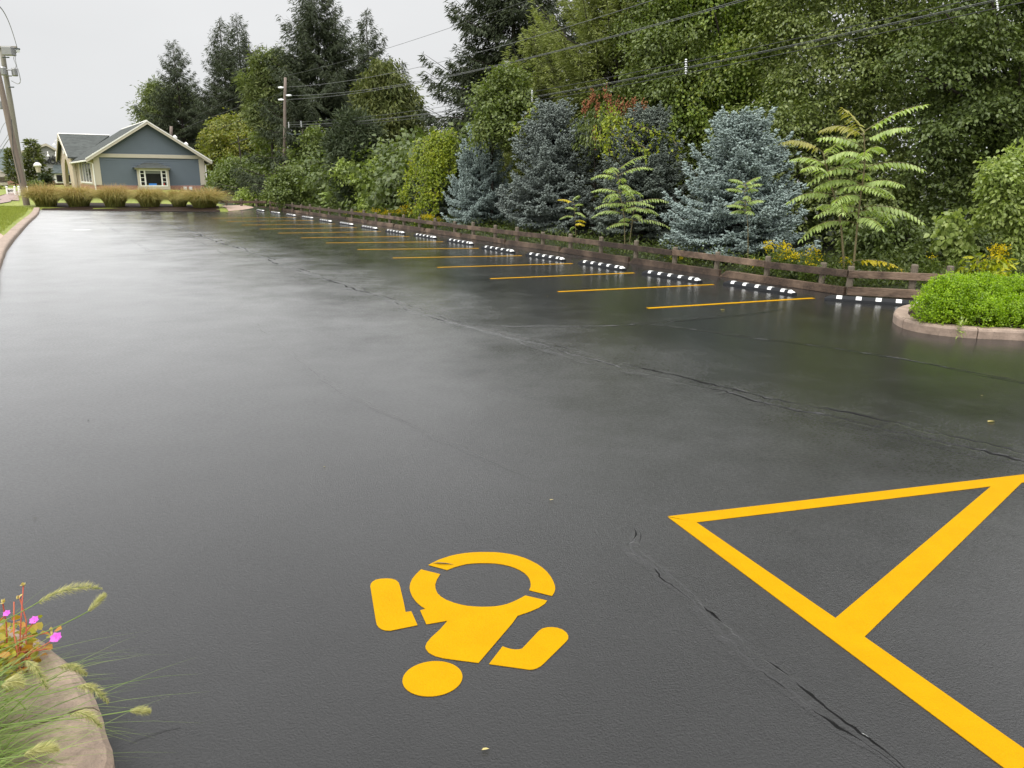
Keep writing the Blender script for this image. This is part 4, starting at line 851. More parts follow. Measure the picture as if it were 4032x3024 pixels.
for px in (188, 219):
    v = along(BP(-.2, 0, bzt(608)), V2, px, 0, 20); c = BP(-.2, v, at(px, 606, BP(0, v, 0)[1])[2]-bz); mb = MB(); mb.tube([c+U2*.2, c-U2*.3+ZZ*.25, c-U2*.5], .04, 5); mb.lathe(c-U2*.5-ZZ*.3, [(.17, 0), (.12, .14), (.05, .28), (.03, .4)], 8); mb.build('gooseneck_lamp', M['whitep'], sb)
w0 = along(BP(-.5, 0, 1.5), V2, 216, 0, 20); mb = MB(); wz0, wz1 = at(225, 720, BY+3)[2]-bz, at(225, 684, BY+3)[2]-bz
mb.box(BP(-.35, w0+.9, (wz0+wz1)/2), (1.9, .7, wz1-wz0), (V2, U2, ZZ)); mb.build('bay_window', M['whitep'], sb)
for k in (0, 1): mb = MB(); mb.box(BP(-.72, w0+.45+.85*k, (wz0+wz1)/2), (.6, .06, (wz1-wz0)*.72), (V2, U2, ZZ)); mb.build('pane', M['glass'], sb)
mb = MB(); mb.prism([BP(-.9, w0-.3, wz1), BP(-.9, w0+2.2, wz1), BP(.0, w0+2.2, wz1), BP(0, w0-.3, wz1)], ZZ*.1); mb.add([BP(-.9, w0-.3, wz1+.1), BP(-.9, w0+2.2, wz1+.1), BP(0, w0+1.8, wz1+1.1), BP(0, w0+.1, wz1+1.1), BP(0, w0-.3, wz1+.1), BP(0, w0+2.2, wz1+.1)], [(0, 1, 2, 3), (0, 3, 4), (1, 5, 2)]); mb.build('bay_roof', M['roof2'], sb)
# town house at the left edge
TA = at(36, 760, 84.); tz = TA[2]; th_ = empty('town_house', TA, 'two storey beige terrace house with grey roof cut by the left edge', 'building'); TP = lambda s, v, z: TA+U2*s+V2*v+ZZ*z
te = at(36, 690, 84)[2]-tz
mb = MB(); mb.prism([TP(0, 0, -.5), TP(0, -9, -.5), TP(0, -9, te), TP(0, 0, te)], U2*10); mb.build('wall', M['siding_beige'], th_)
mb = MB(); mb.prism([TP(-.5, .4, te-.1), TP(-.5, -9.4, te-.1), TP(5, -9.4, te+2.4), TP(5, .4, te+2.4)], ZZ*.2); mb.build('roof', M['roof2'], th_)
mb = MB(); mb.box(TP(-1.2, -4.5, te*.52), (9, 2.4, .25), (V2, U2, ZZ)); mb.build('porch_roof', M['cream'], th_)
for v in (-.3, -2.2, -4.1): mb = MB(); mb.box(TP(-2.2, v, te*.25), (.2, .2, te*.52), (V2, U2, ZZ)); mb.build('porch_column', M['whitep'], th_)
for v in (-1.2, -3.4):
    for z, hh in ((te*.25, 1.5), (te*.77, 1.1)): mb = MB(); mb.box(TP(-.03, v, z), (1.1, .1, hh), (V2, U2, ZZ)); o = mb.build('window', M['whitep'], th_); mb = MB(); mb.box(TP(-.07, v, z), (.9, .06, hh-.2), (V2, U2, ZZ)); q = mb.build('pane', M['glass'], th_)
mb = MB(); mb.prism([TP(-1, .3, te*.9), TP(-1, -2.6, te*.9), TP(-1, -1.2, te+1.2)], U2*4); mb.build('dormer', M['siding_beige'], th_)
# ------------------------------------------------------------------ lamps, exit signs
def lamp(px, ytop, ybase_z, Y, lab):
    b = gp(px, Y); ztop = at(px, ytop, Y)[2]; H = ztop-b[2]
    e = empty('street_lamp', b, lab, 'street lamp', 'lantern lamps before the sign building')
    mb = MB(); mb.lathe(b, [(.16, 0), (.16, .3), (.08, .4), (.065, H-1.05), (.12, H-1.0), (.12, H-.95)], 10); mb.build('post', M['metal_dark'], e, smooth=True)
    mb = MB(); mb.lathe(b+ZZ*(H-.95), [(.17, 0), (.26, .5)], 6); mb.build('lantern', M['cream'], e)
    mb = MB(); mb.lathe(b+ZZ*(H-.45), [(.32, 0), (.29, .16), (.17, .3), (.03, .36)], 12); mb.build('cap', M['whitep'], e, smooth=True)
    mb = MB(); mb.lathe(b+ZZ*(H-.1), [(.12, 0), (.12, .08), (.02, .1)], 8); mb.build('finial', M['metal_dark'], e)
lamp(164, 634, 0, 68., 'lantern street lamp closest to the house, larger of the two')
lamp(98, 656, 0, 76., 'lantern street lamp half behind the leaning pole, smaller of the two')
def exit_sign(x0, x1, y0, y1, Y, lab, txt):
    b = gp((x0+x1)/2, Y); l = at(x0, y1, Y); w = (x1-x0)/F_*Y; top = at(x0, y0, Y)[2]; e = empty('exit_sign', b, lab, 'sign')
    X = np.array([1., 0, 0])
    for k in (-1, 1): mb = MB(); mb.box([b[0]+k*w/2, b[1], (top+b[2]-.1)/2], (.11, .11, top-b[2]+.1)); mb.lathe([b[0]+k*w/2, b[1], top], [(.09, 0), (.09, .03), (.03, .08)], 6); mb.build('post', M['whitep'], e)
    ph = (top-b[2]); mb = MB(); mb.box([b[0], b[1], top-.08-ph*.29], (w-.11, .05, ph*.52)); mb.build('board', M['whitep'], e)
    if txt: wall_text(txt, .2, np.array([b[0]-.22, b[1]-.035, top-.08-ph*.29-.075]), 0, e, Y, M['black'], 'sign_lettering', dirx=X, ext=.008)
exit_sign(30, 60, 737, 764, 58., 'white board sign reading EXIT between two white posts', 'EXIT')
exit_sign(77, 107, 737, 766, 58., 'white two post sign mostly hidden behind the leaning pole', None)
# ------------------------------------------------------------------ poles and wires
def pole(base, top, r0, r1, mat, lab, name='utility_pole'):
    e = empty(name, base, lab, 'utility pole'); mb = MB(); b = np.asarray(base); t = np.asarray(top); mb.tube([b-ZZ*.2]+[b+(t-b)*k/8+np.array([math.sin(k*1.7)*.012, 0, 0]) for k in range(9)], list(np.linspace(r0, r1, 10)), 12); mb.build('shaft', M[mat], e, smooth=True); return e
lpb = onl(106, 808); LY = lpb[1]
lpt = at(-58, 60, LY); lp = pole(lpb, lpt, .21, .145, 'pole', 'brown leaning utility pole on the lawn at the kerb corner')
mb = MB(); mb.tube([at(46, 470, LY-.25), at(20, 300, LY-.25), at(60, 560, LY-.25), at(96, 760, LY-.25)][0:1]+[at(52, 600, LY-.24), at(82, 720, LY-.24)], .02, 5); mb.build('conduit', M['metal_dark'], lp)
SY = LY+9; sp_b = gp(98, SY); sp_t = at(6, 188, SY); sp = pole(sp_b, sp_t, .22, .17, 'pole_grey', 'grey utility pole with transformer gear behind the leaning brown pole')
k9 = F_/SY
def cbox(x0, y0, x1, y1, dep, name, mat, par, Y=SY, dy=0):
    c = at((x0+x1)/2, (y0+y1)/2, Y+dy); mb = MB(); mb.box(c, ((x1-x0)/F_*Y, dep, (y1-y0)/F_*Y)); return mb.build(name, mat, par, bevel=.03)
cbox(16, 188, 52, 216, .6, 'lamp_head', M['metal'], sp, dy=-.5); cbox(-8, 182, 64, 190, .12, 'crossarm', M['pole_grey'], sp, dy=-.2); cbox(55, 190, 77, 196, .14, 'crossarm_end', M['metal_dark'], sp, dy=-.2)
def drum(x0, y0, x1, y1, name, mat, par, dy=0, Y=SY):
    c = at((x0+x1)/2, y1, Y+dy); r = (x1-x0)/F_*Y/2; h = (y1-y0)/F_*Y; mb = MB(); mb.lathe(c, [(r*.85, 0), (r, .06), (r, h-.08), (r*.8, h), (r*.3, h+.04)], 12); return mb.build(name, mat, par, smooth=False)
drum(50, 272, 70, 300, 'transformer', M['metal'], sp, -.1); drum(4, 268, 26, 297, 'transformer', M['metal'], sp, -.6); cbox(22, 273, 52, 277, .1, 'bracket', M['metal'], sp, dy=-.25); cbox(22, 297, 46, 301, .1, 'bracket', M['metal'], sp, dy=-.25); cbox(34, 341, 55, 345, .1, 'bracket', M['metal_dark'], sp, dy=-.25); cbox(10, 224, 36, 228, .1, 'bracket', M['metal_dark'], sp, dy=-.25)
drum(0, 400, 10, 430, 'transformer', M['metal'], sp, -.9)
for x in (58, 66, 74): c = at(x, 206, SY-.2); mb = MB(); mb.lathe(c, [(.05, 0), (.09, .06), (.05, .1), (.09, .16), (.03, .22)], 8); mb.build('insulator', M['porcelain'], sp)
mb = MB(); mb.tube(smooth_line([at(*q, SY-.3) for q in ((66, 205), (54, 228), (64, 258), (60, 272))], .1), .022, 5); mb.tube(smooth_line([at(*q, SY-.3) for q in ((70, 270), (78, 300), (80, 322), (70, 330), (45, 318))], .1), .03, 5); mb.tube(smooth_line([at(*q, SY-.3) for q in ((60, 205), (62, 240), (70, 275))], .1), .018, 5); mb.build('jumper_cable', M['metal'], sp)
mpb = gp(1114, 56.); MY = 56.; mpt = at(1123, 305, MY); mp = pole(mpb, mpt, .125, .095, 'pole', 'tall brown utility pole among the shrubs carrying the long wires')
for (x, y) in ((1106, 345), (1137, 376), (1107, 393)):
    c = at(x, y, MY-.05); mb = MB(); mb.tube([c-np.array([.19, 0, 0]), c-np.array([.06, 0, 0]), c+np.array([.06, 0, 0]), c+np.array([.19, 0, 0])], [.045, .075, .075, .045], 8); mb.build('insulator', M['porcelain'], mp)
mb = MB(); mb.tube(smooth_line([at(*q, MY-.2) for q in ((1128, 522), (1150, 530), (1185, 528))], .2), .04, 5); mb.build('bracket', M['metal_dark'], mp)
fpb = gp(676, 84.); fpt = at(674, 497, 84.); fp = pole(fpb, fpt, .2, .15, 'pole', 'distant brown pole rising behind the blue house roof')
MP2 = np.array([mpb[0], mpb[1]])
def onplane(x, y, dirn=U2, P0=MP2):
    d = ray(x, y); n2 = np.array([-dirn[1], dirn[0]]); t = (n2@(P0-EYE[:2]))/(n2@d[:2]); return EYE+d*t
M['wire'] = simple('wire_insulation', (.035, .037, .037), .4, .2, 2); M['wire_bright'] = simple('bright_cable', (.11, .115, .115), .35, .15, 2)
def poly3(pts, npt=40, ext=6.):
    """smooth sagging wire through the given points: parabola in the distance along the line"""
    P = np.array(pts); s = np.linalg.norm((P-P[0])[:, :2], axis=1); dg = 2 if len(P) > 2 else 1; q = np.polyfit(s, P[:, 2], dg); h = np.polyfit(s, P[:, 0], 1), np.polyfit(s, P[:, 1], 1)
    x = np.linspace(0, s[-1]+ext, npt); return [np.array([np.polyval(h[0], a), np.polyval(h[1], a), np.polyval(q, a)]) for a in x]
def wire(name, pts, r, lab, mat='wire', ext=6., grp='overhead wires across the trees'):
    mb = MB(); mb.tube(poly3(pts, ext=ext), r, 5); return tag(mb.build(name, M[mat], smooth=True), lab, 'wire', grp)
F2 = lambda x, y: (900+x/1.843, y/1.843); F3 = lambda x, y: (1800+x/1.659, y/1.659); F4 = lambda x, y: (2700+x/1.659, y/1.659)
op = lambda *l: [onplane(*p) for p in l]
wire('overhead_wire', op(F2(405, 552), F2(1220, 330), F3(0, 165), F3(440, 10)), .008, 'thinnest and topmost wire from the pole head to the top edge', ext=14)
wire('overhead_wire', op(F2(428, 632), F2(1200, 525), F3(0, 375), F3(630, 215), F3(1260, 0)), .010, 'second wire from the top, leaving the pole at its upper insulator', 'wire_bright', ext=14)
wire('overhead_wire', op(F2(450, 693), F2(950, 660), F3(0, 480), F3(860, 278), F3(1825, 8)), .010, 'third wire down, upper strand of the close pair above the blue spruces', 'wire_bright', ext=14)
wire('overhead_wire', op(F2(428, 722), F2(950, 672), F3(0, 490), F3(860, 286), F3(1825, 18)), .010, 'third wire down, lower strand of the close pair above the blue spruces', 'wire_bright', ext=14)
spc = empty('spacer_cable', onplane(*F2(428, 900)), 'lowest bundle of spaced cables with white spacers crossing the trees', 'cable bundle')
lowp = lambda nm, pts, r, mat: (lambda mb: mb.build(nm, M[mat], spc, smooth=True))((lambda mb: (mb.tube(poly3(op(*pts), ext=10), r, 5), mb)[1])(MB()))
lowp('messenger_wire', (F2(428, 888), F2(900, 858), F2(1843, 730), F3(900, 520), F3(1825, 340), F4(1000, 190), F4(1860, 0)), .009, 'wire')
lowp('conductor', (F2(440, 904), F2(870, 880), F2(1843, 780), F3(480, 632), F3(1480, 438), F4(0, 432), F4(2020, 8)), .0095, 'wire_bright')
lowp('conductor', (F2(440, 908), F2(870, 884), F2(1843, 788), F3(480, 640), F3(1480, 446), F4(0, 440), F4(2020, 18)), .0095, 'wire')
lowp('conductor', (F2(440, 922), F2(870, 898), F2(1843, 808), F3(480, 664), F3(1480, 476), F4(0, 468), F4(2210, 22)), .0095, 'wire')
for q0, q1 in ((F2(435, 888), F2(438, 928)), (F2(525, 880), F2(528, 922)), (F2(880, 852), F2(882, 900)), (F3(490, 592), F3(490, 660)), (F3(1495, 390), F3(1495, 480)), (F4(2030, -5), F4(2040, 66))):
    a = onplane(*q0); b = onplane(*q1); mb = MB(); L_ = np.linalg.norm(a-b); w = min(.06, L_*.13)
    for k in range(7): t = k/6; mb.lathe(a+(b-a)*t-ZZ*L_*.05, [(w*.5, 0), (w*(1.15 if k % 2 else .7), L_*.04), (w*.5, L_*.1)], 8)
    mb.build('spacer', M['porcelain'], spc)
ML = lambda *l, Y0=MY, Y1=84.: [at(p[0], p[1], Y0+(Y1-Y0)*i/(len(l)-1)) for i, p in enumerate(l)]
wire('overhead_wire', ML(F2(375, 645), F2(200, 755), F2(40, 845), (674, 505)), .016, 'upper wire running left from the tall pole to the distant pole', ext=.0, grp='wires between the tall pole and the distant pole')
wire('overhead_wire', ML(F2(385, 728), F2(200, 840), F2(0, 938), (745, 546)), .016, 'lower wire running left from the tall pole past the yellowing trees', ext=1., grp='wires between the tall pole and the distant pole')
wire('overhead_wire', ML(F2(405, 560), F2(180, 690), F2(0, 775), (674, 500)), .009, 'thin wire falling left from the tall pole head to the distant pole', ext=.0, grp='wires between the tall pole and the distant pole')
wire('overhead_wire', ML(F2(400, 940), F2(250, 990), F2(80, 1045), (800, 605)), .03, 'thick bundled cable sagging left from the tall pole behind the house', ext=1., grp='wires between the tall pole and the distant pole')
LW = lambda *l, Y0=SY, Y1=SY: [at(p[0], p[1], Y0+(Y1-Y0)*i/(len(l)-1)) for i, p in enumerate(l)]
wire('overhead_wire', LW((70, 190), (30, 90), (-5, 20), Y0=SY, Y1=30), .02, 'wire dropping to the pole crossarm from the top left corner', ext=3, grp='wires at the left edge')
wire('overhead_wire', LW((34, 545), (18, 580), (-10, 615), Y0=SY, Y1=70), .022, 'dark service wire below the leaning pole at the left edge', ext=3, grp='wires at the left edge')
wire('overhead_wire', LW((36, 520), (16, 560), (-10, 590), Y0=SY, Y1=70), .014, 'thin service wire just above the dark one at the left edge', ext=3, grp='wires at the left edge')
wire('overhead_wire', LW((24, 478), (12, 505), (-10, 555), Y0=SY, Y1=70), .014, 'pale steep wire left of the leaning pole', ext=3, grp='wires at the left edge')
# ------------------------------------------------------------------ trees and shrubs
def behind(px, dist, z=None):
    A = FC+fn*dist; t = along(A, FD, px, -14, 75); P = A+FD*t; P[2] = float(gz(P[0], P[1])); return P
R_ = np.random.default_rng
def topz(px, y, P): return at(px, y, P[1])[2]-P[2]
# blue spruces behind the fence
p = behind(2885, 2.25); H = topz(2885, 465, p); R = 280/3000*p[1]
kw = dict(tw=.11, wid=.056, spind=True, dens=.9, lv=(.8, 1.1), rise=.2, droop=.5, tipup=.42, prof=.56, sec=.46, z0=.03, gaps=.16)
b1 = conifer('blue_spruce', 'silvery blue spruce standing beside the big compound leaf sapling', 'spruce tree', p, H, R, 175, 'bluespruce', R_(61), 'blue spruces behind the fence', **kw)
for px, di, ty, hw, rz, lb in ((2165, 2.7, 428, 215, 2.1, 'blue grey spruce behind the middle sapling, tallest and broadest of the left pair'), (1895, 2.3, 515, 140, 4.0, 'small blue spruce beside the drooping golden vines')):
    q = behind(px, di); h2 = topz(px, ty, q)/H; r2 = hw/3000*q[1]/R; d_ = dup(b1, q, rz, (r2, r2, h2), lb)
    for ch in d_.children:
        if ch.name.startswith('crown') and px > 2000: ch.material_slots[0].link = 'OBJECT'; ch.material_slots[0].material = M['bluespruce_deep']
p = behind(2520, 3.3); conifer('grey_spruce', 'dull grey green spruce draped with golden vines between two blue spruces', 'spruce tree', p, topz(2580, 438, p), 210/3000*p[1], 150, 'darkspruce', R_(62), **kw)
p = behind(1715, 2.0); kw2 = dict(kw); kw2.update(dens=.5); conifer('grey_spruce', 'low dark spruce half buried under the drooping golden vines', 'spruce tree', p, topz(1715, 640, p), 95/3000*p[1], 70, 'darkspruce', R_(63), **kw2)
p = behind(2330, 3.6); conifer('grey_spruce', 'dark spruce tip showing between the broad blue spruce and vine draped one', 'spruce tree', p, topz(2330, 520, p), 120/3000*p[1], 60, 'darkspruce', R_(64), **kw2)
# dark Norway spruces
nk = dict(tw=.36, wid=.058, hang=.65, dens=2.0, rise=.12, droop=.6, tipup=.4, prof=.95, sec=.42, z0=.08, gaps=.25, jd=.3)
def norway(px, Y, ty, hw, n, lab, seed, mat='norway', **k):
    b = gp(px, Y); kk = dict(nk); kk.update(k); return conifer('norway_spruce', lab, 'spruce tree', b, topz(px, ty, b), hw/3000*Y, n, mat, R_(seed), 'dark spruces on the skyline', **kk)
norway(2010, 42., -420, 430, 250, 'massive dark spruce in the centre cut off by the top edge', 71, dens=1.9, tw=.31, wid=.055)
norway(1285, 62., -60, 370, 230, 'tall dark spruce rising right behind the brown utility pole', 72)
norway(1472, 74., 40, 230, 140, 'slender dark spruce standing behind the broad cedar', 73)
norway(988, 88., 62, 225, 150, 'dark twin spruce above the house, right and taller tip', 74)
norway(925, 91., 74, 215, 140, 'dark twin spruce above the house, left and lower tip', 75)
norway(742, 93., 163, 215, 130, 'dark spruce with the lowest tip, leftmost on the skyline', 76)
norway(1600, 66., 250, 150, 90, 'short dark spruce behind the right flank of the cedar', 77)
# larches
lk = dict(tw=.2, wid=.04, hang=.12, dens=1.35, rise=.25, droop=.5, tipup=.55, prof=.62, sec=.34, z0=.08, ang=(.4, .8), jd=.3)
b = gp(2400, 33.); conifer('larch', 'pale feathery green larch in front of the wood, wider of the two', 'larch tree', b, topz(2400, -260, b), 430/3000*33, 270, 'larch', R_(81), 'larches', **lk)
b = gp(2100, 35.); conifer('larch', 'pale feathery green larch beside the massive dark spruce, smaller of the two', 'larch tree', b, topz(2100, 120, b), 210/3000*35, 170, 'larch', R_(82), 'larches', **lk)
# broadleaf trees
def broad(name, lab, cat, px, Y, spec, mat, n, seed, m=20, rs=.45, L=.13, W=.1, six=True, r0=.16, bark='bark', group=None, up=None, **k):
    base = gp(px, Y+k.pop('back', 0)); rng = R_(seed); lo0 = px_lobes(spec, Y); lo = frac(lo0, rng, k.pop('fk', 8), k.pop('fa', .7), k.pop('fb', .46))
    kk = dict(nsp=n, m=m, rs=rs, L=L, W=W, six=six); kk.update(k)
    return tree(name, lab, cat, base, lo, mat, kk, rng, group, None, r0, bark)
broad('maple_tree', 'large olive green maple behind the big compound leaf sapling', 'maple tree', 3380, 25., [(3050, 640, 180, -1), (3250, 570, 200, -.5), (3450, 610, 190, 0), (3150, 420, 230, 0), (3420, 390, 240, .5), (3300, 200, 250, 0), (3560, 200, 240, 1), (3120, 160, 220, 1), (3620, 460, 210, 0), (3650, 700, 190, -1), (3450, 830, 170, -1.5), (3230, 800, 160, -1), (3420, 0, 260, 1), (3680, 20, 260, 1), (3000, 780, 150, 0), (3560, 900, 150, -1.2), (3350, -300, 420, 2), (3600, -600, 420, 2.5), (3200, -700, 380, 3), (3450, -1050, 420, 3), (3250, -1350, 360, 3), (3650, -1250, 360, 3.5)], 'maple', 3000, 91, m=50, rs=.7, L=.115, W=.07, r0=.26, back=2.5, jit=.16, thick=.07, nup=.78, upbias=.75)
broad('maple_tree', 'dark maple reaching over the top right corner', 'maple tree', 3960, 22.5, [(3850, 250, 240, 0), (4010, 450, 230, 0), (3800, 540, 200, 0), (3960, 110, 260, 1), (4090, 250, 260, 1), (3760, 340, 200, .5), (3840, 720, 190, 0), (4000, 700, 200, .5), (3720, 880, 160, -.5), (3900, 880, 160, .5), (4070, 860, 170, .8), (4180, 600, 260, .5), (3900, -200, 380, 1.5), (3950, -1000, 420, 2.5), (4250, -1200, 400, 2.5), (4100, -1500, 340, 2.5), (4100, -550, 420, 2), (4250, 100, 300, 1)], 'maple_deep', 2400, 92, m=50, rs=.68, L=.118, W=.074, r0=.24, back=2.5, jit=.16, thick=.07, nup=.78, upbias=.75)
broad('vine_clad_tree', 'tree smothered in small bright vine leaves right of the larches', 'tree', 2900, 29., [(2900, 110, 180, 0), (2980, 300, 180, 0), (3070, 110, 160, .5), (2800, 260, 160, 0), (2960, 460, 170, -1), (2790, 430, 160, -.5), (3000, 0, 180, 0), (2850, -60, 190, 0), (2720, 130, 150, 1), (2850, 600, 160, -.5), (2950, -350, 330, 1), (2900, -1150, 300, 2), (2800, -600, 260, 1), (2750, -80, 200, 1), (2900, -800, 300, 2)], 'vine', 4200, 93, rs=.38, L=.105, W=.085, r0=.24, nup=.45, droop=.6, back=2, upbias=.5, fa=.62, fb=.5)
broad('broadleaf_tree', 'mid green leafy tree between the larches and vine clad tree', 'tree', 2650, 28., [(2650, 230, 140, 1), (2620, 390, 130, .5), (2710, 500, 130, 0), (2590, 130, 140, 2), (2560, 320, 110, 1), (2700, 350, 140, .5), (2760, 560, 120, 0), (2640, 560, 110, 0), (2700, 60, 150, 2), (2680, -150, 220, 2)], 'broad', 1900, 94, rs=.4, L=.12, W=.075, r0=.18, back=3)
broad('broadleaf_tree', 'small green tree with vine trails left of the larches', 'tree', 1930, 31., [(1960, 380, 80, 0), (1925, 430, 60, 0), (1980, 470, 80, -.5), (1940, 500, 70, -.5), (2040, 430, 70, 0), (2020, 340, 60, 0)], 'broad', 420, 95, rs=.35, L=.12, W=.09, r0=.07, back=1)
# dark wood filling in behind
rng = R_(99); lo = px_lobes([(2050+q*190, 560-30*(q % 3), 260, (q % 2)*2) for q in range(13)]+[(2500+q*240, 150+60*(q % 2), 260, 1.5+(q % 2)*2) for q in range(9)], 43.)
lo = lo+px_lobes([(2500+q*330, -700-350*(q % 2), 420, 4) for q in range(7)], 40.)+[(gp(3100+q*160, 27+q % 2)+ZZ*1.2, 1.6) for q in range(8)]+[(gp(2600+q*130, 28+q % 2)+ZZ*1.4, 1.6) for q in range(6)]
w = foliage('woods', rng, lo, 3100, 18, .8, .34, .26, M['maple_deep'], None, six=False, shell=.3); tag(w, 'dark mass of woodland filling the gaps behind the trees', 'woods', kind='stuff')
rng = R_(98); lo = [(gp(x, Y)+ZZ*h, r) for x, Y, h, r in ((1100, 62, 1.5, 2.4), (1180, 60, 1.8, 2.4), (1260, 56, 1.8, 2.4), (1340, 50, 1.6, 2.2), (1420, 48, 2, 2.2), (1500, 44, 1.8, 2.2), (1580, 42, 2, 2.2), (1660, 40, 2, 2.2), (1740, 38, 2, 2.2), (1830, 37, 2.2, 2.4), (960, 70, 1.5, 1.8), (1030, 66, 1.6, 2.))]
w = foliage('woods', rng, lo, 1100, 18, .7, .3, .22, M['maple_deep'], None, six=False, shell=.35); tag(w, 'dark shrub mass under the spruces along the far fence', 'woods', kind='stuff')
# middle distance
sb_ = dict(six=False)
broad('yellowing_tree', 'yellow green leafy tree touching the right eave of the blue house', 'tree', 900, 78., [(850, 545, 45, 0), (885, 510, 52, 0), (960, 520, 75, 0), (1010, 560, 65, 0), (905, 590, 75, -1), (838, 610, 40, 1), (865, 640, 50, -1), (960, 620, 80, -1), (1040, 600, 60, 0), (850, 680, 40, -1)], 'broad_gold', 1300, 101, m=16, rs=.55, L=.25, W=.18, r0=.16, six=False)
broad('green_shrub_tree', 'dark green leafy tree left of the tall pole below the yellowing one', 'tree', 960, 66., [(925, 680, 72, 0), (1000, 670, 80, 0), (870, 700, 42, 2), (1060, 640, 60, 0), (900, 755, 60, -1), (980, 760, 70, -1), (1050, 750, 60, -1), (860, 755, 36, 2), (1040, 560, 40, 0), (1070, 700, 60, 0)], 'broad', 1300, 102, m=16, rs=.5, L=.22, W=.15, six=False)
broad('leafy_shrub', 'dense olive green shrub right of the tall utility pole', 'shrub', 1210, 56., [(1230, 610, 65, 0), (1180, 690, 80, 0), (1280, 690, 80, 0), (1200, 770, 70, -1), (1330, 745, 60, -.5), (1140, 740, 55, -1), (1270, 600, 50, 0), (1260, 770, 70, -1), (1240, 540, 40, 0)], 'broad', 1400, 103, m=16, rs=.45, L=.2, W=.14, six=False)
broad('leafy_shrub', 'light green sapling shrub above the middle of the timber fence', 'shrub', 1490, behind(1490, 2.3)[1], [(1480, 660, 35, 0), (1500, 710, 50, 0), (1470, 760, 50, 0), (1530, 770, 50, 0), (1500, 810, 60, -.3), (1440, 700, 35, 0), (1450, 810, 40, 0), (1390, 690, 40, 1), (1350, 660, 30, 1)], 'broad_light', 600, 104, m=16, rs=.3, L=.16, W=.1, r0=.05, six=False)
broad('round_shrub', 'dark rounded feathery shrub left of the golden vines', 'shrub', 1590, behind(1590, 3.2)[1], [(1580, 660, 70, 0), (1620, 640, 60, 0), (1540, 690, 50, 0), (1640, 720, 70, 0), (1570, 760, 70, -.5), (1620, 810, 60, -.5), (1680, 650, 45, 0)], 'broad', 800, 105, m=18, rs=.4, L=.2, W=.075, r0=.06, droop=.7, six=False)
broad('leafy_shrub', 'bushy grey green shrub low beside the far fence boards', 'shrub', 1390, behind(1390, 2.6)[1], [(1400, 760, 55, 0), (1350, 790, 45, 0), (1430, 800, 45, 0), (1380, 720, 40, 0)], 'broad', 450, 106, m=16, rs=.35, L=.18, W=.09, r0=.05, six=False)
broad('leafy_shrub', 'small pale leafed shrub at the far corner of the fence', 'shrub', 1000, 57., [(985, 770, 40, 0), (1020, 800, 35, -1), (950, 775, 25, 0), (1090, 800, 40, -1), (1120, 780, 40, 0)], 'broad_light', 330, 107, m=15, rs=.35, L=.2, W=.13, r0=.04, six=False)
broad('leafy_shrub', 'olive shrub hiding the foot of the tall utility pole', 'shrub', 1125, 51.6, [(1105, 735, 42, 0), (1150, 705, 45, 0), (1085, 765, 36, 0), (1140, 770, 45, 0), (1195, 745, 42, 0), (1120, 700, 30, 0), (1180, 790, 32, 0)], 'broad', 520, 116, m=16, rs=.35, L=.17, W=.11, r0=.05, six=False)
broad('cedar_tree', 'broad olive cedar with rounded top in the middle distance', 'cedar tree', 1510, 50., [(1512, 285, 38, 0), (1520, 340, 65, 0), (1490, 400, 75, 0), (1560, 400, 70, 0), (1450, 470, 75, 0), (1530, 480, 110, 0), (1590, 480, 60, 0), (1520, 590, 120, 0), (1590, 590, 80, 0), (1440, 560, 60, 0), (1560, 680, 90, 0)], 'cedar', 1900, 108, m=18, rs=.5, L=.32, W=.09, nup=.3, droop=.5, six=False, shell=.15)
broad('yew_tree', 'dark bristly evergreen in front of the broad cedar', 'evergreen tree', 1400, 45., [(1400, 545, 70, 0), (1345, 600, 60, 0), (1450, 610, 70, 0), (1380, 640, 80, 0), (1390, 490, 35, 0), (1455, 520, 35, 0), (1400, 720, 80, 0)], 'yew', 1100, 109, m=16, rs=.45, L=.3, W=.075, nup=.2, droop=-.5, six=False, shell=.15)
broad('pine_tree', 'pale green ragged pine behind the house ridge at far left', 'pine tree', 640, 99., [(600, 385, 40, 0), (560, 440, 30, 0), (650, 365, 40, 0), (640, 430, 60, 0), (700, 410, 60, 0), (590, 475, 45, 0), (680, 480, 70, 0), (740, 450, 60, 0), (770, 520, 60, 0), (545, 470, 25, 0), (620, 345, 25, 0)], 'pine', 1000, 110, m=18, rs=.7, L=.5, W=.1, nup=.5, droop=.1, six=False)
broad('pine_tree', 'light green pine just left of the tall pole head', 'pine tree', 1080, 63., [(1085, 245, 45, 0), (1040, 270, 40, 0), (1110, 290, 50, 0), (1060, 350, 60, 0), (1110, 390, 60, 0), (1030, 420, 60, 0), (1080, 470, 70, 0), (1000, 340, 40, 0), (1140, 450, 50, 0)], 'pine', 900, 111, m=18, rs=.6, L=.42, W=.09, nup=.5, droop=.1, six=False)
def cone_pt(px, py, base, H, R, prof=.56, out=.12):
    """point of the photo column / row on the skin of a cone shaped tree"""
    Y = base[1]
    for _ in range(12):
        P = at(px, py, Y); rr = R*max(1-(P[2]-base[2])/H, .02)**prof+out; dx = min(abs(P[0]-base[0])/rr, .97); Y = .5*Y+.5*(base[1]-rr*math.sqrt(1-dx*dx))
    return at(px, py, Y)
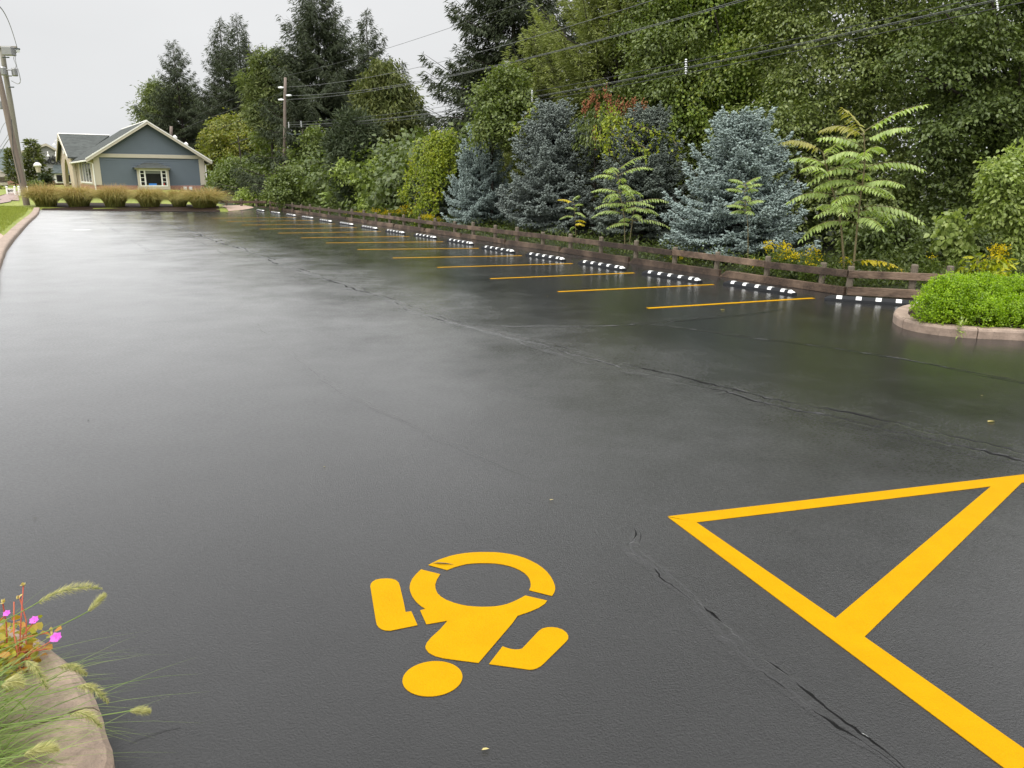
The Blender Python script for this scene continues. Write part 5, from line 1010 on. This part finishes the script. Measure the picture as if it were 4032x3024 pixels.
def vine(lab, base, strands, surf, seed, dens=34, spread=.11, hang=.35, L=.085):
    rng = R_(seed); e = empty('golden_vine', base, lab, 'vine'); mb = MB(); P = []
    for st in strands:
        pts = smooth_line([surf(x, y) for x, y in st], .12); pts = [p+arr(rng, 1, .035)[0] for p in pts]; mb.tube(pts, .012, 4, cap=False)
        for p in pts:
            k = rng.poisson(dens*.16)+2; P.append(p+rng.normal(size=(k, 3))*spread)
            if rng.random() < hang:
                h = rng.uniform(.15, .75); m = int(h*38); q = p+np.array([rng.normal()*.06, -.05-rng.random()*.08, 0])-ZZ*np.sort(rng.random(m)*h)[:, None]+rng.normal(size=(m, 3))*.035; P.append(q)
    P = np.concatenate(P); n = len(P); mb.build('stems', M['stem'], e)
    V, Q = quads_leaf(P, arr(rng, n, .5)-ZZ*.6+np.array([0, -.25, 0]), arr(rng, n, .35)+np.array([0, -.6, .75]), rng.uniform(.6, 1.3, n)*L, rng.uniform(.6, 1.2, n)*L*.8, True); mesh_np('leaves', V, [Q], M['vine_lime'], e)
bv = behind(1715, 2.0); Hv = topz(1715, 500, bv); sv = lambda x, y: cone_pt(x, y, bv, Hv, 130/3000*bv[1], .55, .2)
rv = R_(200); stv = [[(1738+rv.normal()*42, 510+rv.random()*60)] for q in range(24)]
for q, s_ in enumerate(stv):
    x, y = s_[0]; ln_ = rv.uniform(120, 330)*(.5 if x > 1770 else 1)*(1.0 if x < 1740 else .75)
    for u in (.33, .66, 1.): s_.append((x+(x-1725)*.25*u+rv.normal()*10-38*u, y+ln_*u))
vine('curtain of golden green vine drooping over the low dark spruce', bv, stv, sv, 112, dens=40, spread=.12, hang=.3, L=.1)
bg_ = behind(2520, 3.3); Hg = topz(2580, 438, bg_); sv2 = lambda x, y: cone_pt(x, y, bg_, Hg, 200/3000*bg_[1])
stv = [[(2370, 440), (2410, 470), (2440, 520), (2500, 560), (2560, 590)], [(2390, 455), (2370, 500), (2360, 560)], [(2420, 480), (2470, 490), (2520, 500), (2600, 520), (2650, 545), (2655, 600)], [(2400, 500), (2430, 560), (2480, 590)], [(2390, 440), (2440, 455), (2460, 480)], [(2530, 505), (2580, 530)], [(2350, 520), (2380, 560), (2400, 600)], [(2380, 480), (2420, 520), (2460, 550)], [(2405, 460), (2450, 500), (2470, 540)]]
vine('golden vine scrambling over the grey green spruce', bg_, stv, sv2, 113, dens=24, spread=.12, hang=.12, L=.1)
bb = behind(2165, 2.7); Hb = topz(2165, 428, bb); sv3 = lambda x, y: cone_pt(x, y, bb, Hb, 195/3000*bb[1])
vine('small golden vine tuft on the left shoulder of the broad blue spruce', bb, [[(2105, 425), (2080, 440), (2060, 470), (2035, 500), (2025, 520)], [(2120, 440), (2095, 455)]], sv3, 114, dens=40, spread=.1, hang=.15, L=.09)
# red sumac behind the spruces
b = gp(2430, 27.5); e = empty('sumac', b, 'sumac with upright rust red seed heads above the spruces', 'sumac'); rng = R_(115)
lo = px_lobes([(2350, 470, 50, 0), (2420, 470, 60, 0), (2490, 480, 60, 0), (2320, 520, 45, 0), (2540, 490, 40, 0)], 27.5); limbs('trunk', b, b+ZZ*4, lo, .07, M['bark'], e, rng)
foliage('crown', rng, lo, 200, 16, .35, .17, .05, M['broad'], e, droop=.9)
P = []
for x, y in ((2300, 425), (2318, 412), (2334, 386), (2352, 420), (2383, 378), (2400, 405), (2432, 418), (2448, 430), (2468, 425), (2494, 418), (2512, 432), (2530, 428), (2350, 445), (2395, 440), (2500, 452), (2340, 520), (2345, 545), (2545, 440), (2415, 445)):
    c = at(x, y+18, 27.2); P = c+rng.normal(size=(30, 3))*np.array([.04, .04, .12])+ZZ*.12; V, Q = spindles(P, arr(rng, len(P), .4)+ZZ, .12, .05); mesh_np('seed_head', V, [Q], M['sumac_red'], e)
# shrubs at the right edge
broad('light_shrub', 'pale green shrub at the right edge above the hedge', 'shrub', 3990, 16.6, [(3960, 690, 62, 0), (4015, 630, 55, .1), (3915, 750, 48, -.1), (4000, 800, 75, 0), (3985, 880, 58, 0), (4050, 720, 80, .2), (4060, 890, 70, .2), (3905, 690, 35, 0), (3945, 800, 55, 0), (4120, 800, 90, .3), (4010, 950, 45, 0)], 'broad_light', 820, 121, m=14, rs=.2, fa=.55, fb=.52, L=.1, W=.058, r0=.04, bark='bark_grey', jit=.5, droop=.5)
broad('maple_sapling', 'slim maple sapling with drooping leaves left of the pale shrub', 'sapling', 3765, 17.2, [(3742, 850, 26, 0), (3750, 890, 36, 0), (3765, 930, 40, 0), (3778, 975, 38, -.1), (3725, 925, 24, 0), (3785, 1010, 26, -.1)], 'broad_light', 130, 122, m=13, rs=.16, L=.13, W=.12, r0=.02, bark='stem', droop=1.)
broad('variegated_plant', 'low plant with broad pale yellow leaves behind the hedge', 'plant', 3890, 15.9, [(3870, 1060, 40, 0), (3920, 1045, 42, 0), (3960, 1065, 35, 0), (3830, 1075, 30, 0), (3905, 1085, 40, -.1)], 'vine_gold', 60, 123, m=9, rs=.16, L=.2, W=.065, r0=.02, bark='stem', droop=.3, nup=.5)
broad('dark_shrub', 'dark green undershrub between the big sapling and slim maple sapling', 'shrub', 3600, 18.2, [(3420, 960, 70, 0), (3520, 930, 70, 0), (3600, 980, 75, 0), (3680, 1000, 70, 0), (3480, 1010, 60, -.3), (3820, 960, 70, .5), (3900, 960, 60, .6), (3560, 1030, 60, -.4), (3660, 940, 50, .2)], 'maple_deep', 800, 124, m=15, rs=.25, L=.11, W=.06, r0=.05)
# tree of heaven saplings
def compound(rng, p0, dirh, length, up, arc, np_=12, lf=.15, wf=.048):
    t = np.linspace(0, 1, np_+1); rc = p0+dirh*(length*t*(1-.12*t))[:, None]+ZZ*(length*(up*t-arc*t**2))[:, None]
    T = nrm(np.gradient(rc, axis=0)); Sd = nrm(np.cross(T, ZZ)); P = []; D = []; N = []; Ls = []
    for i in range(2, np_+1):
        for s in (-1, 1):
            P.append(rc[i]); D.append(Sd[i]*s*.8+T[i]*.35-ZZ*rng.uniform(.3, .75)); N.append(ZZ+Sd[i]*s*.35+rng.normal(size=3)*.12); Ls.append(lf*(1-.45*t[i]**2)*rng.uniform(.85, 1.12)*(.75 if i < 3 else 1))
    P.append(rc[-1]); D.append(T[-1]); N.append(ZZ); Ls.append(lf*.6)
    return rc, np.array(P), np.array(D), np.array(N), np.array(Ls)
def ailanthus(name, lab, stems, rng, leaf_L, lf, wf, n_leaf, yellow=(), redtop=True, r0=.03, frm=.22):
    base = stems[0][0]; e = empty(name, base, lab, 'sapling'); mb = MB(); VV = {}; rac = MB()
    for si, st in enumerate(stems):
        st = [np.asarray(s, float) for s in st]; L = smooth_line(st, .1); mb.tube(L, list(np.linspace(r0, r0*.35, len(L))), 7)
        for k in range(n_leaf[si]):
            f = .2 if k == 0 else frm+(1-frm)*(k+.5)/n_leaf[si]; p0 = L[min(len(L)-1, int(f*len(L)))]; a = k*2.4+si*1.3+rng.normal()*.3
            topf = f**3; ln = leaf_L*rng.uniform(.8, 1.12)*(1-.12*topf)
            # spread more across the view than along it: the sapling leans out of the shade to the lot side
            dh = nrm(np.array([math.cos(a), math.sin(a)*.9, 0])); up = .2+.55*topf+rng.normal()*.06; arc = .3+.22*rng.random()
            rc, P, D, N, Ls = compound(rng, p0, dh, ln, up, arc, int(rng.integers(12, 16)), lf, wf); V, Q = quads_leaf(P, D, N, Ls, Ls*wf/lf*1.05, True, fold=.14, bend=.14)
            key = 'ail_yellow' if (si, k) in yellow else ('ail_red' if redtop and f > .93 and rng.random() < .4 else 'ail'); VV.setdefault(key, []).append(V.reshape(-1, 6, 3)); rac.tube(list(rc), list(np.linspace(.008, .003, len(rc))), 4, cap=False)
    mb.build('stem', M['stem'], e, smooth=True); rac.build('leaf_stalks', M['stem'], e)
    for key, vs in VV.items():
        V = np.concatenate(vs); n = len(V); b = np.arange(n)[:, None]*6; Q = np.concatenate([b+np.array([0, 1, 2, 3]), b+np.array([0, 3, 4, 5])], 1).reshape(-1, 4)
        o = mesh_np('leaves', V.reshape(-1, 3), [Q], M[key], e)
        if key != 'ail': o['label'] = 'yellowed compound leaves' if key == 'ail_yellow' else 'bronze young leaves at the tip'
    return e
SYp = behind(3370, 1.25)[1]
pa = lambda x, y, dy=0: at(x, y, SYp+dy)
g0 = pa(3355, 1110); g0[2] = 0
ailanthus('tree_of_heaven', 'big bright green sapling with long compound leaves behind the fence', [[g0, pa(3365, 1000), pa(3385, 800), pa(3405, 640), pa(3400, 520)], [g0+np.array([-.12, .1, 0]), pa(3320, 1000, .1), pa(3305, 850, .15), pa(3270, 720, .2), pa(3240, 600, .1)]], R_(131), 1.25, .23, .076, (22, 15), yellow={(0, 0), (1, 0)}, r0=.028, frm=.4)
q = behind(2440, .95); SY2 = q[1]; pb = lambda x, y, dy=0: at(x, y, SY2+dy); g0 = pb(2462, 950); g0[2] = 0
ailanthus('tree_of_heaven', 'middle sapling with spreading compound leaves before the vine draped spruce', [[g0, pb(2458, 860), pb(2440, 760), pb(2432, 670)], [g0+np.array([.1, .05, 0]), pb(2490, 870, .1), pb(2500, 780, .1)]], R_(132), 1.1, .18, .058, (17, 10), redtop=False, r0=.02, frm=.42)
q = behind(2935, .9); SY3 = q[1]; pc = lambda x, y, dy=0: at(x, y, SY3+dy); g0 = pc(2950, 1010); g0[2] = 0
ailanthus('tree_of_heaven', 'small drooping compound leaf sprig in front of the silvery blue spruce', [[g0, pc(2945, 900), pc(2935, 800), pc(2932, 725)]], R_(133), .45, .14, .034, (14,), redtop=False, r0=.012, frm=.62)
q = behind(2265, 1.2); pd_ = lambda x, y, dy=0: at(x, y, q[1]+dy); g0 = pd_(2270, 950); g0[2] = 0
ailanthus('tree_of_heaven', 'small yellowish compound leaf plant left of the middle sapling', [[g0, pd_(2265, 870), pd_(2258, 790)]], R_(134), .55, .12, .04, (11,), redtop=False, r0=.012, frm=.35, yellow={(0, 2), (0, 3), (0, 9)})
q = behind(1303, 1.4); pe = lambda x, y, dy=0: at(x, y, q[1]+dy); g0 = pe(1305, 830); g0[2] = 0
ailanthus('tree_of_heaven', 'small distant compound leaf plant behind the far fence rail', [[g0, pe(1303, 800), pe(1300, 765)]], R_(135), .75, .2, .08, (12,), redtop=False, r0=.015, frm=.4)
# goldenrod and undergrowth along the fence
def goldenrod(px, dist, top, wpx, lab, seed, n=26):
    rng = R_(seed); b = behind(px, dist) if px < 3250 else gp(px, 16.1+dist*.6); b[2] = 0; Y = b[1]; H = max(.35, at(px, top, Y)[2]); e = empty('goldenrod', b, lab, 'wildflower', 'goldenrod along the fence'); r = wpx/3000*Y
    mb = MB(); LP = []; FP = []
    for k in range(n):
        s = b+np.array([rng.normal()*r*.5, rng.normal()*.2, 0]); h = H*rng.uniform(.6, 1.05); tp = s+np.array([rng.normal()*.1, rng.normal()*.1, h]); mb.tube([s, (s+tp)/2+arr(rng, 1, .02)[0], tp], [.006, .005, .002], 4, cap=False)
        t = rng.uniform(.15, .9, 26)[:, None]; LP.append(s+(tp-s)*t)
        if rng.random() < (.3 if px > 2600 else .55): FP.append(tp+rng.normal(size=(36, 3))*np.array([.07, .07, .055])+ZZ*.0)
    LP = np.concatenate(LP); FP = FP or [b+ZZ*H*.9+arr(rng, 20, .06)]
    mb.build('stems', M['weed'], e); V, Q = quads_leaf(LP, arr(rng, len(LP))*np.array([1, 1, .3])+ZZ*.25, arr(rng, len(LP), .4)+ZZ, .13, .024); mesh_np('leaves', V, [Q], M['weed'], e)
    for fp in FP: V, Q = quads_leaf(fp, arr(rng, len(fp)), arr(rng, len(fp)), .05, .03); mesh_np('flower_head', V, [Q], M['goldenrod'], e)
for i, (px, d, t, w, lb, n) in enumerate(((3080, .7, 955, 70, 'yellow flowered goldenrod left of the big sapling, tallest clump', 20), (3165, .6, 985, 50, 'yellow flowered goldenrod at the foot of the big sapling', 14), (2990, .6, 1000, 45, 'goldenrod clump below the silvery blue spruce', 12), (2670, .45, 1035, 30, 'low goldenrod flower between fence posts left of the silvery spruce', 9), (3985, .3, 985, 55, 'goldenrod flowering at the right edge behind the hedge', 22), (3710, .3, 1000, 40, 'goldenrod at the foot of the slim maple sapling', 10), (1600, 1.1, 815, 60, 'far goldenrod clump below the golden vine curtain', 46), (1520, 1.1, 830, 50, 'far goldenrod clump left of the golden vine curtain', 36), (1425, 1.2, 838, 45, 'far goldenrod clump under the light green sapling shrub', 30), (1690, .9, 850, 40, 'goldenrod clump under the right edge of the golden vine curtain', 24))): goldenrod(px, d, t, w, lb, 140+i, n)
rng = R_(160); n = 1500; tL = tpos[-1]; t = rng.uniform(0, 1, n)**1.25*tL; dd = rng.uniform(.3, 2.4, n); P0 = FC+FD*t[:, None]+fn*dd[:, None]
n2 = 900; P1 = np.stack([rng.uniform(6.3, 14, n2), 0*np.zeros(n2), np.zeros(n2)], 1); P1[:, 1] = FC[1]+.45+rng.uniform(0, 3.2, n2)-.05*(P1[:, 0]-FC[0]); C = np.concatenate([P0, P1]); n += n2
hgt = rng.uniform(.04, .34, n)*(1+.7*rng.random(n)); C[:, 2] = hgt
P, D, N = sprays(rng, C, arr(rng, n)*np.array([1, 1, .1]), 15, .2, .6, .5, .3, .5); P[:, 2] = np.maximum(P[:, 2], .02)
V, Q = quads_leaf(P, D, N, rng.uniform(.05, .12, len(P)), rng.uniform(.02, .055, len(P))); tag(mesh_np('undergrowth', V, [Q], M['under']), 'low weedy undergrowth behind the timber fence', 'undergrowth', kind='stuff')
# small evergreens before the sign building
ak = dict(tw=.4, wid=.14, hang=.0, dens=.9, rise=.75, droop=.2, tipup=.1, prof=.6, sec=.4, z0=.03)
b = gp(150, 84.); e = conifer('arborvitae', 'dark green conical evergreen behind the lantern lamps', 'evergreen tree', b, topz(142, 556, b), 44/3000*84, 110, 'cedar', R_(171), 'evergreens before the sign building', **ak)
b = gp(66, 82.); e = conifer('arborvitae', 'narrow dark evergreen half behind the leaning pole', 'evergreen tree', b, topz(66, 590, b), 32/3000*82, 80, 'cedar', R_(172), 'evergreens before the sign building', **ak)
b = gp(190, 80.); e = conifer('arborvitae', 'low spreading evergreen right of the larger lantern lamp', 'evergreen tree', b, topz(190, 692, b), 20/3000*80, 50, 'yew', R_(173), 'evergreens before the sign building', **ak)
broad('clipped_shrub', 'low rounded shrub behind the leftmost tall grass clump', 'shrub', 138, 62., [(120, 738, 22, 0), (150, 738, 22, 0), (138, 730, 18, 0)], 'broad', 130, 174, m=14, rs=.25, L=.16, W=.1, r0=.03, six=False)
broad('clipped_shrub', 'low yellowish shrub left of the exit sign', 'shrub', 4, 66., [(0, 750, 14, 0), (14, 752, 10, 0), (-20, 748, 16, 0)], 'broad_gold', 80, 175, m=14, rs=.22, L=.14, W=.09, r0=.03, six=False)
# lawn grass near the kerb: short blades
rng = R_(180); n = 30000; kk = np.array(KP[:6]); i = rng.integers(0, 5, n); t = rng.random(n)[:, None]; P = kk[i]*(1-t)+kk[i+1]*t
P[:, 0] -= .36+rng.random(n)*3.2+.0; P[:, 1] += rng.random(n)*.6; P[:, 2] = gz(P[:, 0], P[:, 1]); ok = P[:, 2] > 0; P = P[ok]; n = len(P)
V, Q = quads_leaf(P, arr(rng, n, .5)+ZZ, arr(rng, n), rng.uniform(.08, .16, n), .02); tag(mesh_np('grass', V, [Q], leafmat('lawn_blade', [(.16, .2, .035), (.24, .27, .055), (.31, .33, .09)], .5, .2, .3)), 'short lawn grass along the left kerb', 'grass', kind='stuff')
# ------------------------------------------------------------------ sky and light (bright overcast)
EL, RO = math.radians(58), math.radians(215)
w = bpy.data.worlds.new('World'); S.world = w; w.use_nodes = True; nt = w.node_tree; nt.nodes.clear()
N_ = lambda t: nt.nodes.new('ShaderNode'+t)
sky = N_('TexSky'); sky.sky_type = 'NISHITA'; sky.sun_disc = False; sky.sun_elevation = EL; sky.sun_rotation = RO; sky.dust_density = 6; sky.air_density = 1.5
hs_ = N_('HueSaturation'); hs_.inputs['Saturation'].default_value = .12; nt.links.new(sky.outputs[0], hs_.inputs['Color'])
tc = N_('TexCoord'); sx = N_('SeparateXYZ'); nt.links.new(tc.outputs['Generated'], sx.inputs[0]); cr = N_('ValToRGB'); nt.links.new(sx.outputs[2], cr.inputs[0])
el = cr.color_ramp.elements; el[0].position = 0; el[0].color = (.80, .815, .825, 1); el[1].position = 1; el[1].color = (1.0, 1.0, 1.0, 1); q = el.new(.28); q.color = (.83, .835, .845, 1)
ns = N_('TexNoise'); ns.inputs['Scale'].default_value = 2.2; ns.inputs['Detail'].default_value = 4; mp_ = N_('Mapping'); mp_.inputs['Scale'].default_value = (1, 1, 2.5); nt.links.new(tc.outputs['Generated'], mp_.inputs[0]); nt.links.new(mp_.outputs[0], ns.inputs[0])
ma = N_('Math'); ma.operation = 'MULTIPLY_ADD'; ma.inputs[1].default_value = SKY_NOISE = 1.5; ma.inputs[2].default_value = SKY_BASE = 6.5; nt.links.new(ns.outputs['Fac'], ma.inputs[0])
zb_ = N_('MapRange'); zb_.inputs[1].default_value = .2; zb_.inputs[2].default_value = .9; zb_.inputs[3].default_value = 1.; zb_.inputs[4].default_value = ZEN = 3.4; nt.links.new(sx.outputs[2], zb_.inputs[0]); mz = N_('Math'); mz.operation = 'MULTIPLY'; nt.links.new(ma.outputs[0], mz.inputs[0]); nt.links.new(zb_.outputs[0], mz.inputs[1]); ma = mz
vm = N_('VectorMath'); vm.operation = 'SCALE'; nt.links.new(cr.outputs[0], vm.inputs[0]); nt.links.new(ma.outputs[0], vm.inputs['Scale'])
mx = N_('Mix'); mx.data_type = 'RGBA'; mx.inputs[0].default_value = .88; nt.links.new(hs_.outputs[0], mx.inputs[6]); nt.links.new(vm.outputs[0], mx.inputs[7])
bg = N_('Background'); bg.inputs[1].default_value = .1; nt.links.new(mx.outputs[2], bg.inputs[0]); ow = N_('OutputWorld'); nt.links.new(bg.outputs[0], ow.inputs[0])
sl_ = bpy.data.lights.new('sun', 'SUN'); sl_.energy = 1.5; sl_.angle = math.radians(25); sl_.color = (1, .97, .92); so = bpy.data.objects.new('sun', sl_); COL.objects.link(so)
sd_ = Vector((math.sin(RO)*math.cos(EL), math.cos(RO)*math.cos(EL), math.sin(EL))); so.rotation_euler = sd_.to_track_quat('Z', 'Y').to_euler(); so.location = (0, 0, 30)
# ------------------------------------------------------------------ camera and output
cam = bpy.data.cameras.new('camera'); co = bpy.data.objects.new('camera', cam); COL.objects.link(co); cam.sensor_width = 36; cam.sensor_fit = 'HORIZONTAL'; cam.lens = F_/4032*36; cam.clip_start = .05; cam.clip_end = 3000
from mathutils import Matrix
mm = Matrix(((RT[0], UP[0], -fw[0]), (RT[1], UP[1], -fw[1]), (RT[2], UP[2], -fw[2]))); co.matrix_world = Matrix.Translation(EYE) @ mm.to_4x4(); S.camera = co
S.view_settings.view_transform = 'Standard'; S.view_settings.look = 'None'; S.view_settings.exposure = .55; S.view_settings.gamma = 1
S.cycles.max_bounces = 6; S.cycles.diffuse_bounces = 3; S.cycles.glossy_bounces = 3; S.cycles.transmission_bounces = 3; S.cycles.use_denoising = True; S.cycles.denoising_input_passes = 'RGB_ALBEDO_NORMAL'; S.cycles.denoising_prefilter = 'ACCURATE'
